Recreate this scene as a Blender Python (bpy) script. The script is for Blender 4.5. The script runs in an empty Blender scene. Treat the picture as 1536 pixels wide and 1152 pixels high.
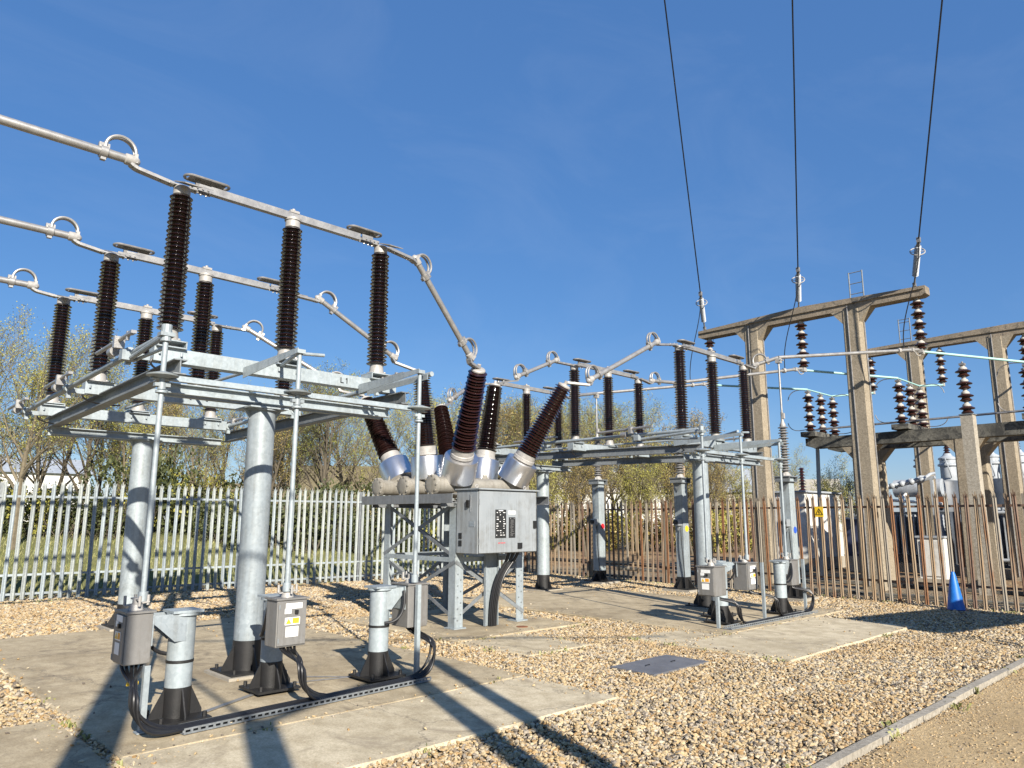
import bpy, math, random
import numpy as np
from mathutils import Vector, Matrix, Quaternion

random.seed(7)
rng = np.random.default_rng(7)
scene = bpy.context.scene
col = scene.collection

# ------------------------------------------------------------------ camera
cam_data = bpy.data.cameras.new("camera")
cam = bpy.data.objects.new("camera", cam_data)
col.objects.link(cam)
cam_data.sensor_width = 36.0
cam_data.lens = 36.0 * 1100.0 / 1536.0
cam_data.clip_start = 0.05
cam_data.clip_end = 3000.0
yaw, pitch, roll = math.radians(46.2), math.radians(10.4), math.radians(0.1)
fw = Vector((math.cos(yaw) * math.cos(pitch), math.sin(yaw) * math.cos(pitch), math.sin(pitch)))
rt = Vector((math.sin(yaw), -math.cos(yaw), 0.0))
up = rt.cross(fw)
rt2 = rt * math.cos(roll) + up * math.sin(roll)
up2 = up * math.cos(roll) - rt * math.sin(roll)
cam.matrix_world = Matrix(((rt2.x, up2.x, -fw.x, 0.0), (rt2.y, up2.y, -fw.y, 0.0), (rt2.z, up2.z, -fw.z, 1.7), (0, 0, 0, 1)))
scene.camera = cam

# ------------------------------------------------------------------ light
SUN_EL = math.radians(27.0)
sun_to = Vector((-0.36 * math.cos(SUN_EL), -0.933 * math.cos(SUN_EL), math.sin(SUN_EL))).normalized()
world = bpy.data.worlds.new("World")
scene.world = world
world.use_nodes = True
wn = world.node_tree.nodes
wl = world.node_tree.links
wn.clear()
w_out = wn.new("ShaderNodeOutputWorld")
w_bg = wn.new("ShaderNodeBackground")
w_sky = wn.new("ShaderNodeTexSky")
w_sky.sky_type = 'NISHITA'
w_sky.sun_disc = False
w_sky.sun_elevation = SUN_EL
w_sky.sun_rotation = math.atan2(sun_to.x, sun_to.y)
w_sky.air_density = 1.0
w_sky.dust_density = 0.15
w_sky.ozone_density = 2.5
w_bg.inputs[1].default_value = 0.066
w_hs = wn.new("ShaderNodeHueSaturation")
w_hs.inputs["Saturation"].default_value = 1.25
wl.new(w_sky.outputs[0], w_hs.inputs["Color"])
w_mx = wn.new("ShaderNodeMix")          # even out the dome: a clear spring sky with little whitening at the horizon
w_mx.data_type = 'RGBA'
w_mx.inputs[0].default_value = 0.60
w_mx.inputs[7].default_value = (0.66, 1.57, 3.85, 1.0)
wl.new(w_hs.outputs[0], w_mx.inputs[6])
w_tc = wn.new("ShaderNodeTexCoord")     # faint torn cirrus
w_mp = wn.new("ShaderNodeMapping")
w_mp.inputs["Rotation"].default_value = (0.3, 0.2, 0.6)
w_mp.inputs["Scale"].default_value = (1.2, 3.4, 5.0)
w_nz = wn.new("ShaderNodeTexNoise")
w_nz.inputs["Scale"].default_value = 1.6
w_nz.inputs["Detail"].default_value = 7.0
w_nz.inputs["Roughness"].default_value = 0.62
w_nz.inputs["Distortion"].default_value = 0.8
w_rp = wn.new("ShaderNodeMapRange")
w_rp.inputs["From Min"].default_value = 0.46
w_rp.inputs["From Max"].default_value = 0.85
w_rp.inputs["To Max"].default_value = 0.05
w_cl = wn.new("ShaderNodeMix"); w_cl.data_type = 'RGBA'
w_cl.inputs[7].default_value = (6.5, 7.0, 7.6, 1.0)
wl.new(w_tc.outputs["Generated"], w_mp.inputs["Vector"])
wl.new(w_mp.outputs[0], w_nz.inputs["Vector"])
wl.new(w_nz.outputs[0], w_rp.inputs["Value"])
wl.new(w_rp.outputs[0], w_cl.inputs[0])
wl.new(w_mx.outputs[2], w_cl.inputs[6])
wl.new(w_cl.outputs[2], w_bg.inputs[0])
wl.new(w_bg.outputs[0], w_out.inputs[0])
sun_data = bpy.data.lights.new("sun", 'SUN')
sun_data.energy = 4.3
sun_data.angle = math.radians(0.5)
sun_data.color = (1.0, 0.93, 0.82)
sun = bpy.data.objects.new("sun", sun_data)
col.objects.link(sun)
sun.rotation_euler = sun_to.to_track_quat('Z', 'Y').to_euler()
sun.location = sun_to * 50
scene.view_settings.view_transform = 'Standard'
scene.view_settings.look = 'None'
scene.view_settings.gamma = 1.0
scene.view_settings.exposure = 1.2
scene.view_settings.use_curve_mapping = False

# ------------------------------------------------------------------ materials
def new_mat(name):
    m = bpy.data.materials.new(name)
    m.use_nodes = True
    nt = m.node_tree
    b = nt.nodes["Principled BSDF"]
    return m, nt, b

def ramp(nt, stops, interp='LINEAR'):
    r = nt.nodes.new("ShaderNodeValToRGB")
    r.color_ramp.interpolation = interp
    e = r.color_ramp.elements
    while len(e) < len(stops):
        e.new(0.5)
    for i, (p, c) in enumerate(stops):
        e[i].position = p
        e[i].color = (*c, 1.0)
    return r

def noise(nt, scale, detail=4.0, rough=0.6, vec=None, dist=0.0):
    n = nt.nodes.new("ShaderNodeTexNoise")
    n.inputs["Scale"].default_value = scale
    n.inputs["Detail"].default_value = detail
    n.inputs["Roughness"].default_value = rough
    n.inputs["Distortion"].default_value = dist
    if vec is not None:
        nt.links.new(vec, n.inputs["Vector"])
    return n

def mixc(nt, fac, a, b, mode='MIX'):
    m = nt.nodes.new("ShaderNodeMix")
    m.data_type = 'RGBA'
    m.blend_type = mode
    for sock, v in ((m.inputs[0], fac), (m.inputs[6], a), (m.inputs[7], b)):
        if hasattr(v, "is_output") or hasattr(v, "links"):
            nt.links.new(v, sock)
        elif isinstance(v, (int, float)):
            sock.default_value = v
        else:
            sock.default_value = (*v, 1.0)
    return m.outputs[2]

def bump(nt, b, height, strength, dist=0.02):
    bp = nt.nodes.new("ShaderNodeBump")
    bp.inputs["Strength"].default_value = strength
    bp.inputs["Distance"].default_value = dist
    nt.links.new(height, bp.inputs["Height"])
    nt.links.new(bp.outputs[0], b.inputs["Normal"])

def coords(nt, world_space=False):
    if world_space:
        return nt.nodes.new("ShaderNodeNewGeometry").outputs["Position"]
    return nt.nodes.new("ShaderNodeTexCoord").outputs["Object"]

def add_streaks(nt, c, v, amount, tint=(0.55, 0.50, 0.43)):
    """rain streaks and grime running down"""
    mp = nt.nodes.new("ShaderNodeMapping"); mp.inputs["Scale"].default_value = (17.0, 17.0, 0.9)
    nt.links.new(v, mp.inputs["Vector"])
    n = noise(nt, 1.0, 5, 0.7, mp.outputs[0], 0.2)
    n2 = noise(nt, 3.0, 5, 0.7, v, 0.5)
    ml = nt.nodes.new("ShaderNodeMath"); ml.operation = 'MULTIPLY'
    nt.links.new(n.outputs[0], ml.inputs[0]); nt.links.new(n2.outputs[0], ml.inputs[1])
    r = ramp(nt, [(0.22, (0, 0, 0)), (0.42, (amount,) * 3)]); nt.links.new(ml.outputs[0], r.inputs[0])
    return mixc(nt, 1.0, c, mixc(nt, r.outputs[0], (1.0, 1.0, 1.0), tint), 'MULTIPLY')

def mat(name, c1, c2=None, scale=6.0, rough=0.5, metal=0.0, bmp=0.0, bscale=60.0, rvar=0.0, coat=0.0, fine=0.12, world_space=False, c3=None, stretch=None, spec=0.5, streak=0.0):
    """plain procedural surface: two (three) tones mixed by noise, fine speckle, roughness variation and bump"""
    m, nt, b = new_mat(name)
    v = coords(nt, world_space)
    if stretch:
        mp = nt.nodes.new("ShaderNodeMapping")
        mp.inputs["Scale"].default_value = stretch
        nt.links.new(v, mp.inputs["Vector"])
        v = mp.outputs[0]
    if c2 is None:
        c2 = tuple(x * 0.75 for x in c1)
    n1 = noise(nt, scale, 6.0, 0.65, v, 0.3)
    stops = [(0.3, c2), (0.68, c1)] if c3 is None else [(0.28, c2), (0.52, c1), (0.75, c3)]
    r1 = ramp(nt, stops)
    nt.links.new(n1.outputs[0], r1.inputs[0])
    n2 = noise(nt, bscale, 3.0, 0.7, v)
    r2 = ramp(nt, [(0.25, (1 - fine * 2,) * 3), (0.75, (1 + 0 * fine,) * 3)])
    nt.links.new(n2.outputs[0], r2.inputs[0])
    c_ = mixc(nt, 1.0, r1.outputs[0], r2.outputs[0], 'MULTIPLY')
    if streak:
        c_ = add_streaks(nt, c_, v, streak)
    nt.links.new(c_, b.inputs["Base Color"])
    b.inputs["Metallic"].default_value = metal
    b.inputs["Specular IOR Level"].default_value = spec
    if rvar:
        mr = nt.nodes.new("ShaderNodeMapRange")
        mr.inputs["To Min"].default_value = max(0.02, rough - rvar)
        mr.inputs["To Max"].default_value = min(1.0, rough + rvar)
        nt.links.new(n1.outputs[0], mr.inputs["Value"])
        nt.links.new(mr.outputs[0], b.inputs["Roughness"])
    else:
        b.inputs["Roughness"].default_value = rough
    if coat:
        b.inputs["Coat Weight"].default_value = coat
        b.inputs["Coat Roughness"].default_value = 0.08
    if bmp:
        bump(nt, b, n2.outputs[0], bmp, 0.01)
    return m

def galv_mat(name, c1, c2, metal=0.2, rough=0.52, vscale=34.0):
    """hot-dip galvanising: spangle cells, soft streaks, white bloom"""
    m, nt, b = new_mat(name)
    v = coords(nt)
    vo = nt.nodes.new("ShaderNodeTexVoronoi")
    vo.inputs["Scale"].default_value = vscale
    nt.links.new(v, vo.inputs["Vector"])
    n0 = noise(nt, vscale * 0.8, 4, 0.7, v)
    n1 = noise(nt, 2.2, 5, 0.6, v, 0.4)
    r0 = ramp(nt, [(0.25, c2), (0.75, c1)])
    mx = nt.nodes.new("ShaderNodeMath"); mx.operation = 'MULTIPLY_ADD'
    nt.links.new(vo.outputs["Color"], mx.inputs[0]); mx.inputs[1].default_value = 0.4
    mm = nt.nodes.new("ShaderNodeMath"); mm.operation = 'MULTIPLY'; mm.inputs[1].default_value = 0.65
    nt.links.new(n0.outputs[0], mm.inputs[0]); nt.links.new(mm.outputs[0], mx.inputs[2])
    nt.links.new(mx.outputs[0], r0.inputs[0])
    r1 = ramp(nt, [(0.3, (0.84, 0.84, 0.84)), (0.7, (1.0, 1.0, 1.0))])
    nt.links.new(n1.outputs[0], r1.inputs[0])
    c_ = add_streaks(nt, mixc(nt, 1.0, r0.outputs[0], r1.outputs[0], 'MULTIPLY'), v, 0.55)
    oi = nt.nodes.new("ShaderNodeObjectInfo")
    ro = ramp(nt, [(0.0, (0.80, 0.80, 0.81)), (1.0, (1.05, 1.05, 1.03))]); nt.links.new(oi.outputs["Random"], ro.inputs[0])
    nt.links.new(mixc(nt, 1.0, c_, ro.outputs[0], 'MULTIPLY'), b.inputs["Base Color"])
    b.inputs["Metallic"].default_value = metal
    mr = nt.nodes.new("ShaderNodeMapRange")
    mr.inputs["To Min"].default_value = rough - 0.12
    mr.inputs["To Max"].default_value = rough + 0.15
    nt.links.new(n0.outputs[0], mr.inputs["Value"])
    nt.links.new(mr.outputs[0], b.inputs["Roughness"])
    return m

def rust_mat(name, base, rusts, amount):
    m, nt, b = new_mat(name)
    v = coords(nt)
    mp = nt.nodes.new("ShaderNodeMapping")
    mp.inputs["Scale"].default_value = (1.0, 1.0, 0.22)
    nt.links.new(v, mp.inputs["Vector"])
    oi = nt.nodes.new("ShaderNodeObjectInfo")
    ad = nt.nodes.new("ShaderNodeVectorMath"); ad.operation = 'ADD'
    cb = nt.nodes.new("ShaderNodeCombineXYZ")
    ml = nt.nodes.new("ShaderNodeMath"); ml.operation = 'MULTIPLY'; ml.inputs[1].default_value = 60.0
    nt.links.new(oi.outputs["Random"], ml.inputs[0])
    nt.links.new(ml.outputs[0], cb.inputs[2])
    nt.links.new(mp.outputs[0], ad.inputs[0]); nt.links.new(cb.outputs[0], ad.inputs[1])
    n1 = noise(nt, 9.0, 6, 0.7, ad.outputs[0])
    n2 = noise(nt, 55.0, 4, 0.7, ad.outputs[0])
    rr = ramp(nt, [(0.2, rusts[0]), (0.5, rusts[1]), (0.8, rusts[2])])
    nt.links.new(n2.outputs[0], rr.inputs[0])
    fr = ramp(nt, [(amount - 0.12, (1, 1, 1)), (amount + 0.12, (0, 0, 0))])
    nt.links.new(n1.outputs[0], fr.inputs[0])
    nt.links.new(mixc(nt, fr.outputs[0], base, rr.outputs[0]), b.inputs["Base Color"])
    b.inputs["Roughness"].default_value = 0.75
    bump(nt, b, n2.outputs[0], 0.25, 0.004)
    return m

M = {}
M['galv'] = galv_mat("galvanised_steel", (0.385, 0.435, 0.46), (0.29, 0.335, 0.36))
M['galv_dull'] = galv_mat("dull_galvanised_steel", (0.27, 0.29, 0.305), (0.17, 0.19, 0.205), 0.3, 0.55)
M['galv_pale'] = galv_mat("pale_galvanised_steel", (0.425, 0.455, 0.44), (0.30, 0.33, 0.325), 0.15, 0.55, 40.0)
M['alum'] = mat("weathered_aluminium", (0.43, 0.42, 0.40), (0.30, 0.29, 0.28), 9.0, 0.42, 0.55, 0.1, 90.0, 0.1)
M['alum_bright'] = mat("bright_rolled_aluminium", (0.85, 0.85, 0.86), (0.70, 0.70, 0.72), 3.0, 0.3, 0.95, 0.04, 160.0, 0.06)
M['alum_dark'] = mat("dark_weathered_aluminium", (0.30, 0.29, 0.28), (0.17, 0.165, 0.16), 14.0, 0.55, 0.4, 0.1, 90.0, 0.1)
M['white_metal'] = mat("pale_cast_fitting", (0.42, 0.405, 0.38), (0.30, 0.285, 0.265), 12.0, 0.5, 0.1, 0.1, 120.0)
M['porcelain'] = mat("brown_glazed_porcelain", (0.027, 0.0105, 0.0095), (0.017, 0.0075, 0.007), 8.0, 0.14, 0.0, 0.0, 40.0, 0.05, 0.6)
M['porcelain_red'] = mat("red_brown_glazed_porcelain", (0.042, 0.011, 0.009), (0.026, 0.008, 0.006), 8.0, 0.14, 0.0, 0.0, 40.0, 0.05, 0.6)
M['disc_brown'] = mat("dusty_brown_porcelain", (0.05, 0.018, 0.013), (0.024, 0.010, 0.008), 9.0, 0.25, 0.0, 0.0, 40.0, 0.08, 0.3)
M['cap_white'] = mat("whitened_insulator_cap", (0.48, 0.455, 0.41), (0.30, 0.28, 0.25), 14.0, 0.7, 0.0, 0.2, 90.0)
M['polymer'] = mat("grey_polymer", (0.22, 0.215, 0.21), (0.15, 0.145, 0.14), 12.0, 0.5)
M['polymer_pale'] = mat("pale_polymer", (0.45, 0.47, 0.5), (0.32, 0.34, 0.36), 12.0, 0.5)
M['bitumen'] = mat("black_bitumen_paint", (0.018, 0.017, 0.017), (0.010, 0.010, 0.010), 10.0, 0.5, 0.0, 0.2, 70.0)
M['cable'] = mat("black_cable_sheath", (0.016, 0.016, 0.018), (0.010, 0.010, 0.011), 20.0, 0.38)
M['cabinet'] = mat("grey_painted_steel", (0.35, 0.375, 0.39), (0.285, 0.31, 0.325), 1.6, 0.42, 0.25, 0.05, 140.0, 0.06, fine=0.05, streak=0.75)
M['box_grey'] = mat("grey_cast_housing", (0.24, 0.235, 0.225), (0.185, 0.18, 0.172), 3.0, 0.45, 0.2, 0.08, 120.0, 0.05, fine=0.06, streak=0.75)
M['frame_grey'] = mat("grey_frame_paint", (0.23, 0.24, 0.25), (0.16, 0.17, 0.18), 3.0, 0.5, 0.2, streak=0.75)
M['tank'] = mat("cream_grey_cast_tank", (0.31, 0.29, 0.25), (0.22, 0.205, 0.175), 5.0, 0.55, 0.1, 0.15, 80.0, streak=0.75)
M['black'] = mat("black_plastic", (0.012, 0.012, 0.012), (0.02, 0.02, 0.02), 20.0, 0.4)
M['white'] = mat("white_sticker", (0.80, 0.80, 0.78), (0.72, 0.72, 0.70), 10.0, 0.5, fine=0.03)
M['yellow'] = mat("yellow_sign_paint", (0.80, 0.53, 0.03), (0.70, 0.45, 0.02), 10.0, 0.45, fine=0.05)
M['orange'] = mat("orange_sticker_print", (0.80, 0.36, 0.03), (0.74, 0.32, 0.03), 10.0, 0.45, fine=0.03)
M['red'] = mat("red_paint", (0.62, 0.02, 0.03), (0.55, 0.02, 0.03), 10.0, 0.4, fine=0.04)
M['blue'] = mat("blue_paint", (0.03, 0.10, 0.48), (0.025, 0.08, 0.4), 10.0, 0.4, fine=0.04)
M['cone_blue'] = mat("blue_cone_plastic", (0.012, 0.17, 0.58), (0.010, 0.12, 0.45), 4.0, 0.45, fine=0.1, streak=0.75)
M['panel_print'] = mat("engraved_black_panel", (0.02, 0.02, 0.02), (0.03, 0.03, 0.03), 20.0, 0.35)
M['verdigris'] = mat("pale_green_copper_tube", (0.36, 0.60, 0.56), (0.29, 0.49, 0.46), 9.0, 0.6, 0.0, 0.1)
M['white_paint'] = mat("white_painted_steel", (0.74, 0.73, 0.69), (0.62, 0.61, 0.57), 1.5, 0.5, fine=0.06, streak=0.75)
M['cream_paint'] = mat("cream_render", (0.46, 0.415, 0.33), (0.36, 0.325, 0.265), 1.2, 0.8, fine=0.06)
M['tank_pale'] = mat("pale_blue_grey_paint", (0.42, 0.45, 0.48), (0.30, 0.33, 0.365), 2.0, 0.5, fine=0.08, streak=0.75)
M['tank_dark'] = mat("dark_blue_grey_paint", (0.10, 0.12, 0.15), (0.045, 0.05, 0.06), 1.5, 0.5, fine=0.1, streak=0.75)
M['navy'] = mat("navy_painted_steel", (0.045, 0.055, 0.11), (0.03, 0.037, 0.075), 2.0, 0.5)
M['rust_plain'] = mat("rusty_steel", (0.30, 0.11, 0.035), (0.13, 0.05, 0.025), 8.0, 0.8, 0.0, 0.3, 80.0)
M['roof'] = mat("mossy_brown_roof", (0.19, 0.155, 0.085), (0.12, 0.10, 0.055), 1.2, 0.9, 0, 0.2, 30.0)
M['glass'] = mat("dark_window_glass", (0.03, 0.035, 0.04), (0.02, 0.025, 0.03), 2.0, 0.1)
M['stone'] = mat("plinth_concrete", (0.40, 0.36, 0.29), (0.29, 0.26, 0.21), 3.0, 0.9, 0, 0.3, 90.0)
M['plate'] = mat("grey_steel_cover_plate", (0.22, 0.22, 0.23), (0.15, 0.15, 0.16), 4.0, 0.55, 0.3, 0.1, 60.0)
M['bark'] = mat("grey_brown_bark", (0.135, 0.11, 0.075), (0.07, 0.058, 0.04), 6.0, 0.9, 0, 0.4, 40.0)
M['bark_pale'] = mat("pale_lichened_bark", (0.21, 0.175, 0.115), (0.115, 0.095, 0.062), 6.0, 0.9, 0, 0.4, 40.0)
M['paint_green'] = mat("yellow_green_marker_paint", (0.42, 0.42, 0.06), (0.3, 0.3, 0.05), 6.0, 0.6)
RUST = ((0.075, 0.033, 0.02), (0.18, 0.08, 0.032), (0.28, 0.14, 0.055))
M['pale_rust'] = rust_mat("rusted_pale", (0.19, 0.145, 0.10), RUST, 0.62)
M['pale_mixed'] = rust_mat("half_rusted_pale", (0.235, 0.185, 0.13), RUST, 0.46)
M['pale_tan'] = rust_mat("tan_weathered_pale", (0.275, 0.21, 0.14), ((0.15, 0.115, 0.07), (0.26, 0.17, 0.09), (0.34, 0.22, 0.12)), 0.5)
M['pale_grey'] = rust_mat("grey_weathered_pale", (0.26, 0.225, 0.175), RUST, 0.32)
M['pale_purple'] = rust_mat("dark_brown_pale", (0.19, 0.14, 0.105), ((0.08, 0.04, 0.028), (0.13, 0.07, 0.042), (0.17, 0.09, 0.05)), 0.55)

def leaf_mat(name, a, b_, transl=0.35):
    m, nt, b = new_mat(name)
    oi = nt.nodes.new("ShaderNodeNewGeometry")
    r = ramp(nt, [(0.0, a), (1.0, b_)])
    nt.links.new(oi.outputs["Random Per Island"], r.inputs[0])
    nt.links.new(r.outputs[0], b.inputs["Base Color"])
    b.inputs["Roughness"].default_value = 0.6
    b.inputs["Transmission Weight"].default_value = 0.0
    return m
M['leaf'] = leaf_mat("budding_leaves", (0.20, 0.195, 0.035), (0.34, 0.315, 0.065))
M['leaf_green'] = leaf_mat("fresh_green_leaves", (0.13, 0.145, 0.028), (0.27, 0.27, 0.06))
M['leaf_brown'] = leaf_mat("brown_buds", (0.19, 0.14, 0.04), (0.32, 0.235, 0.065))
M['leaf_dark'] = leaf_mat("ivy_leaves", (0.030, 0.040, 0.012), (0.075, 0.085, 0.025))

def concrete_slab_mat(name, hi, lo, dark):
    m, nt, b = new_mat(name)
    v = coords(nt, True)
    mp = nt.nodes.new("ShaderNodeMapping"); mp.inputs["Scale"].default_value = (1.0, 0.8, 1.0)
    nt.links.new(v, mp.inputs["Vector"]); v2 = mp.outputs[0]
    n1 = noise(nt, 0.55, 6, 0.62, v2, 0.6)
    n2 = noise(nt, 5.0, 6, 0.7, v2, 0.2)
    n3 = noise(nt, 75.0, 4, 0.75, v2)
    n4 = noise(nt, 1.7, 8, 0.75, v2, 1.2)
    r1 = ramp(nt, [(0.34, lo), (0.62, hi)]); nt.links.new(n1.outputs[0], r1.inputs[0])
    r2 = ramp(nt, [(0.3, (0.66, 0.63, 0.58)), (0.62, (1, 1, 1))]); nt.links.new(n2.outputs[0], r2.inputs[0])
    r3 = ramp(nt, [(0.32, (0.66, 0.65, 0.63)), (0.60, (1, 1, 1))]); nt.links.new(n3.outputs[0], r3.inputs[0])
    r4 = ramp(nt, [(0.53, (0, 0, 0)), (0.66, (0.8, 0.8, 0.8))]); nt.links.new(n4.outputs[0], r4.inputs[0])
    c = mixc(nt, 1.0, r1.outputs[0], r2.outputs[0], 'MULTIPLY')
    c = mixc(nt, 1.0, c, r3.outputs[0], 'MULTIPLY')
    c = mixc(nt, r4.outputs[0], c, dark)
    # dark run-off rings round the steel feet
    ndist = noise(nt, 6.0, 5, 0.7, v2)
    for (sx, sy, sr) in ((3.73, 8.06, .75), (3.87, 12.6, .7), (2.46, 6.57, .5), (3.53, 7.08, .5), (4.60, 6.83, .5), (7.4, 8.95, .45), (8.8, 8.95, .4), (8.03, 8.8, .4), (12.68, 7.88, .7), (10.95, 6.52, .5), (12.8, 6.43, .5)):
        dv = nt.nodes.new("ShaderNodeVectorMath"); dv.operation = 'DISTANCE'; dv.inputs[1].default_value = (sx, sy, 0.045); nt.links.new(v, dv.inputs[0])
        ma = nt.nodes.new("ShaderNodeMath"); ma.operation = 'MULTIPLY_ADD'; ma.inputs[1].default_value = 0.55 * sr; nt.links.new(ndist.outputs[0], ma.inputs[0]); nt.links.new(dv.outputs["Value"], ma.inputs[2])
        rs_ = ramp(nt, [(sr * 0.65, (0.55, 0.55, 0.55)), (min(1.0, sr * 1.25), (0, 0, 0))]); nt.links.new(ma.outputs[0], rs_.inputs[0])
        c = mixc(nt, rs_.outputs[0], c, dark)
    # hairline cracks and small pale splashes
    vc = nt.nodes.new("ShaderNodeTexVoronoi"); vc.feature = 'DISTANCE_TO_EDGE'; vc.inputs["Scale"].default_value = 0.42
    nd = noise(nt, 2.5, 5, 0.7, v2); va = nt.nodes.new("ShaderNodeVectorMath"); va.operation = 'ADD'
    vs_ = nt.nodes.new("ShaderNodeVectorMath"); vs_.operation = 'SCALE'; vs_.inputs["Scale"].default_value = 0.5
    nt.links.new(nd.outputs["Color"], vs_.inputs[0]); nt.links.new(vs_.outputs[0], va.inputs[0]); nt.links.new(v2, va.inputs[1])
    nt.links.new(va.outputs[0], vc.inputs["Vector"])
    rc = ramp(nt, [(0.0, (0.55, 0.55, 0.55)), (0.006, (0, 0, 0))]); nt.links.new(vc.outputs["Distance"], rc.inputs[0])
    c = mixc(nt, rc.outputs[0], c, (0.08, 0.065, 0.05))
    n5 = noise(nt, 9.0, 4, 0.6, v2); r5 = ramp(nt, [(0.70, (0, 0, 0)), (0.76, (0.5, 0.5, 0.5))]); nt.links.new(n5.outputs[0], r5.inputs[0])
    c = mixc(nt, r5.outputs[0], c, (0.60, 0.56, 0.47))
    nt.links.new(c, b.inputs["Base Color"])
    b.inputs["Roughness"].default_value = 0.9
    sm = nt.nodes.new("ShaderNodeMath"); sm.operation = 'ADD'
    nt.links.new(n2.outputs[0], sm.inputs[0]); nt.links.new(n3.outputs[0], sm.inputs[1])
    bump(nt, b, sm.outputs[0], 0.25, 0.01)
    return m
M['slab'] = concrete_slab_mat("weathered_concrete_slab", (0.54, 0.45, 0.30), (0.38, 0.31, 0.20), (0.165, 0.13, 0.085))
M['slab_pale'] = concrete_slab_mat("pale_concrete_slab", (0.63, 0.545, 0.385), (0.50, 0.425, 0.29), (0.27, 0.22, 0.15))

def old_concrete_mat(name, hi, lo, moss, moss_amt):
    m, nt, b = new_mat(name)
    v = coords(nt, True)
    n1 = noise(nt, 1.3, 6, 0.65, v, 0.5)
    vo = nt.nodes.new("ShaderNodeTexVoronoi"); vo.inputs["Scale"].default_value = 38.0
    nt.links.new(v, vo.inputs["Vector"])
    n3 = noise(nt, 22.0, 5, 0.75, v)
    r1 = ramp(nt, [(0.3, lo), (0.68, hi)]); nt.links.new(n1.outputs[0], r1.inputs[0])
    r2 = ramp(nt, [(0.1, (0.74, 0.73, 0.71)), (0.8, (1.0, 1.0, 1.0))]); nt.links.new(vo.outputs["Color"], r2.inputs[0])
    r3 = ramp(nt, [(0.30, (0.70, 0.69, 0.67)), (0.6, (1, 1, 1))]); nt.links.new(n3.outputs[0], r3.inputs[0])
    c = mixc(nt, 1.0, r1.outputs[0], r2.outputs[0], 'MULTIPLY')
    c = mixc(nt, 1.0, c, r3.outputs[0], 'MULTIPLY')
    n4 = noise(nt, 4.0, 8, 0.75, v, 0.8)
    r4 = ramp(nt, [(moss_amt, (0, 0, 0)), (moss_amt + 0.12, (0.9, 0.9, 0.9))]); nt.links.new(n4.outputs[0], r4.inputs[0])
    c = mixc(nt, r4.outputs[0], c, moss)
    nt.links.new(c, b.inputs["Base Color"])
    b.inputs["Roughness"].default_value = 0.92
    bump(nt, b, n3.outputs[0], 0.5, 0.015)
    return m
M['gantry'] = old_concrete_mat("exposed_aggregate_concrete", (0.36, 0.305, 0.225), (0.28, 0.235, 0.17), (0.13, 0.115, 0.09), 0.70)
M['gantry_beam'] = old_concrete_mat("lichened_beam_concrete", (0.33, 0.27, 0.20), (0.22, 0.185, 0.14), (0.07, 0.065, 0.055), 0.52)
M['mossy'] = old_concrete_mat("blackened_mossy_concrete", (0.20, 0.19, 0.16), (0.08, 0.08, 0.07), (0.03, 0.03, 0.028), 0.46)
M['kerb'] = old_concrete_mat("kerb_concrete", (0.42, 0.38, 0.31), (0.31, 0.28, 0.23), (0.22, 0.2, 0.17), 0.66)

def gravel_bed_mat(name, tones, scale):
    m, nt, b = new_mat(name)
    v = coords(nt, True)
    vo = nt.nodes.new("ShaderNodeTexVoronoi"); vo.inputs["Scale"].default_value = scale
    nt.links.new(v, vo.inputs["Vector"])
    sx = nt.nodes.new("ShaderNodeSeparateColor"); nt.links.new(vo.outputs["Color"], sx.inputs[0])
    st = [(i / (len(tones)), c) for i, c in enumerate(tones)]
    r = ramp(nt, st, 'CONSTANT'); nt.links.new(sx.outputs[0], r.inputs[0])
    rd = ramp(nt, [(0.0, (1, 1, 1)), (0.75, (0.35, 0.33, 0.3))]); nt.links.new(vo.outputs["Distance"], rd.inputs[0])
    n = noise(nt, 0.35, 4, 0.6, v)
    rn = ramp(nt, [(0.35, (0.75, 0.72, 0.68)), (0.65, (1, 1, 1))]); nt.links.new(n.outputs[0], rn.inputs[0])
    c = mixc(nt, 1.0, r.outputs[0], rd.outputs[0], 'MULTIPLY')
    c = mixc(nt, 1.0, c, rn.outputs[0], 'MULTIPLY')
    nt.links.new(c, b.inputs["Base Color"])
    b.inputs["Roughness"].default_value = 0.9
    inv = nt.nodes.new("ShaderNodeMath"); inv.operation = 'SUBTRACT'; inv.inputs[0].default_value = 1.0
    nt.links.new(vo.outputs["Distance"], inv.inputs[1])
    bump(nt, b, inv.outputs[0], 0.8, 0.03)
    return m
TONES = [(0.48, 0.375, 0.225), (0.42, 0.305, 0.16), (0.49, 0.41, 0.275), (0.33, 0.21, 0.09), (0.25, 0.215, 0.17), (0.45, 0.345, 0.195), (0.50, 0.43, 0.315), (0.14, 0.115, 0.088), (0.43, 0.325, 0.18), (0.35, 0.30, 0.23)]
M['gravel_bed'] = gravel_bed_mat("gravel_bed", TONES, 26.0)
M['compound'] = gravel_bed_mat("brown_compound_gravel", [(0.50, 0.34, 0.17), (0.42, 0.26, 0.12), (0.56, 0.41, 0.23), (0.30, 0.18, 0.10), (0.46, 0.35, 0.21), (0.40, 0.22, 0.10)], 11.0)

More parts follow.
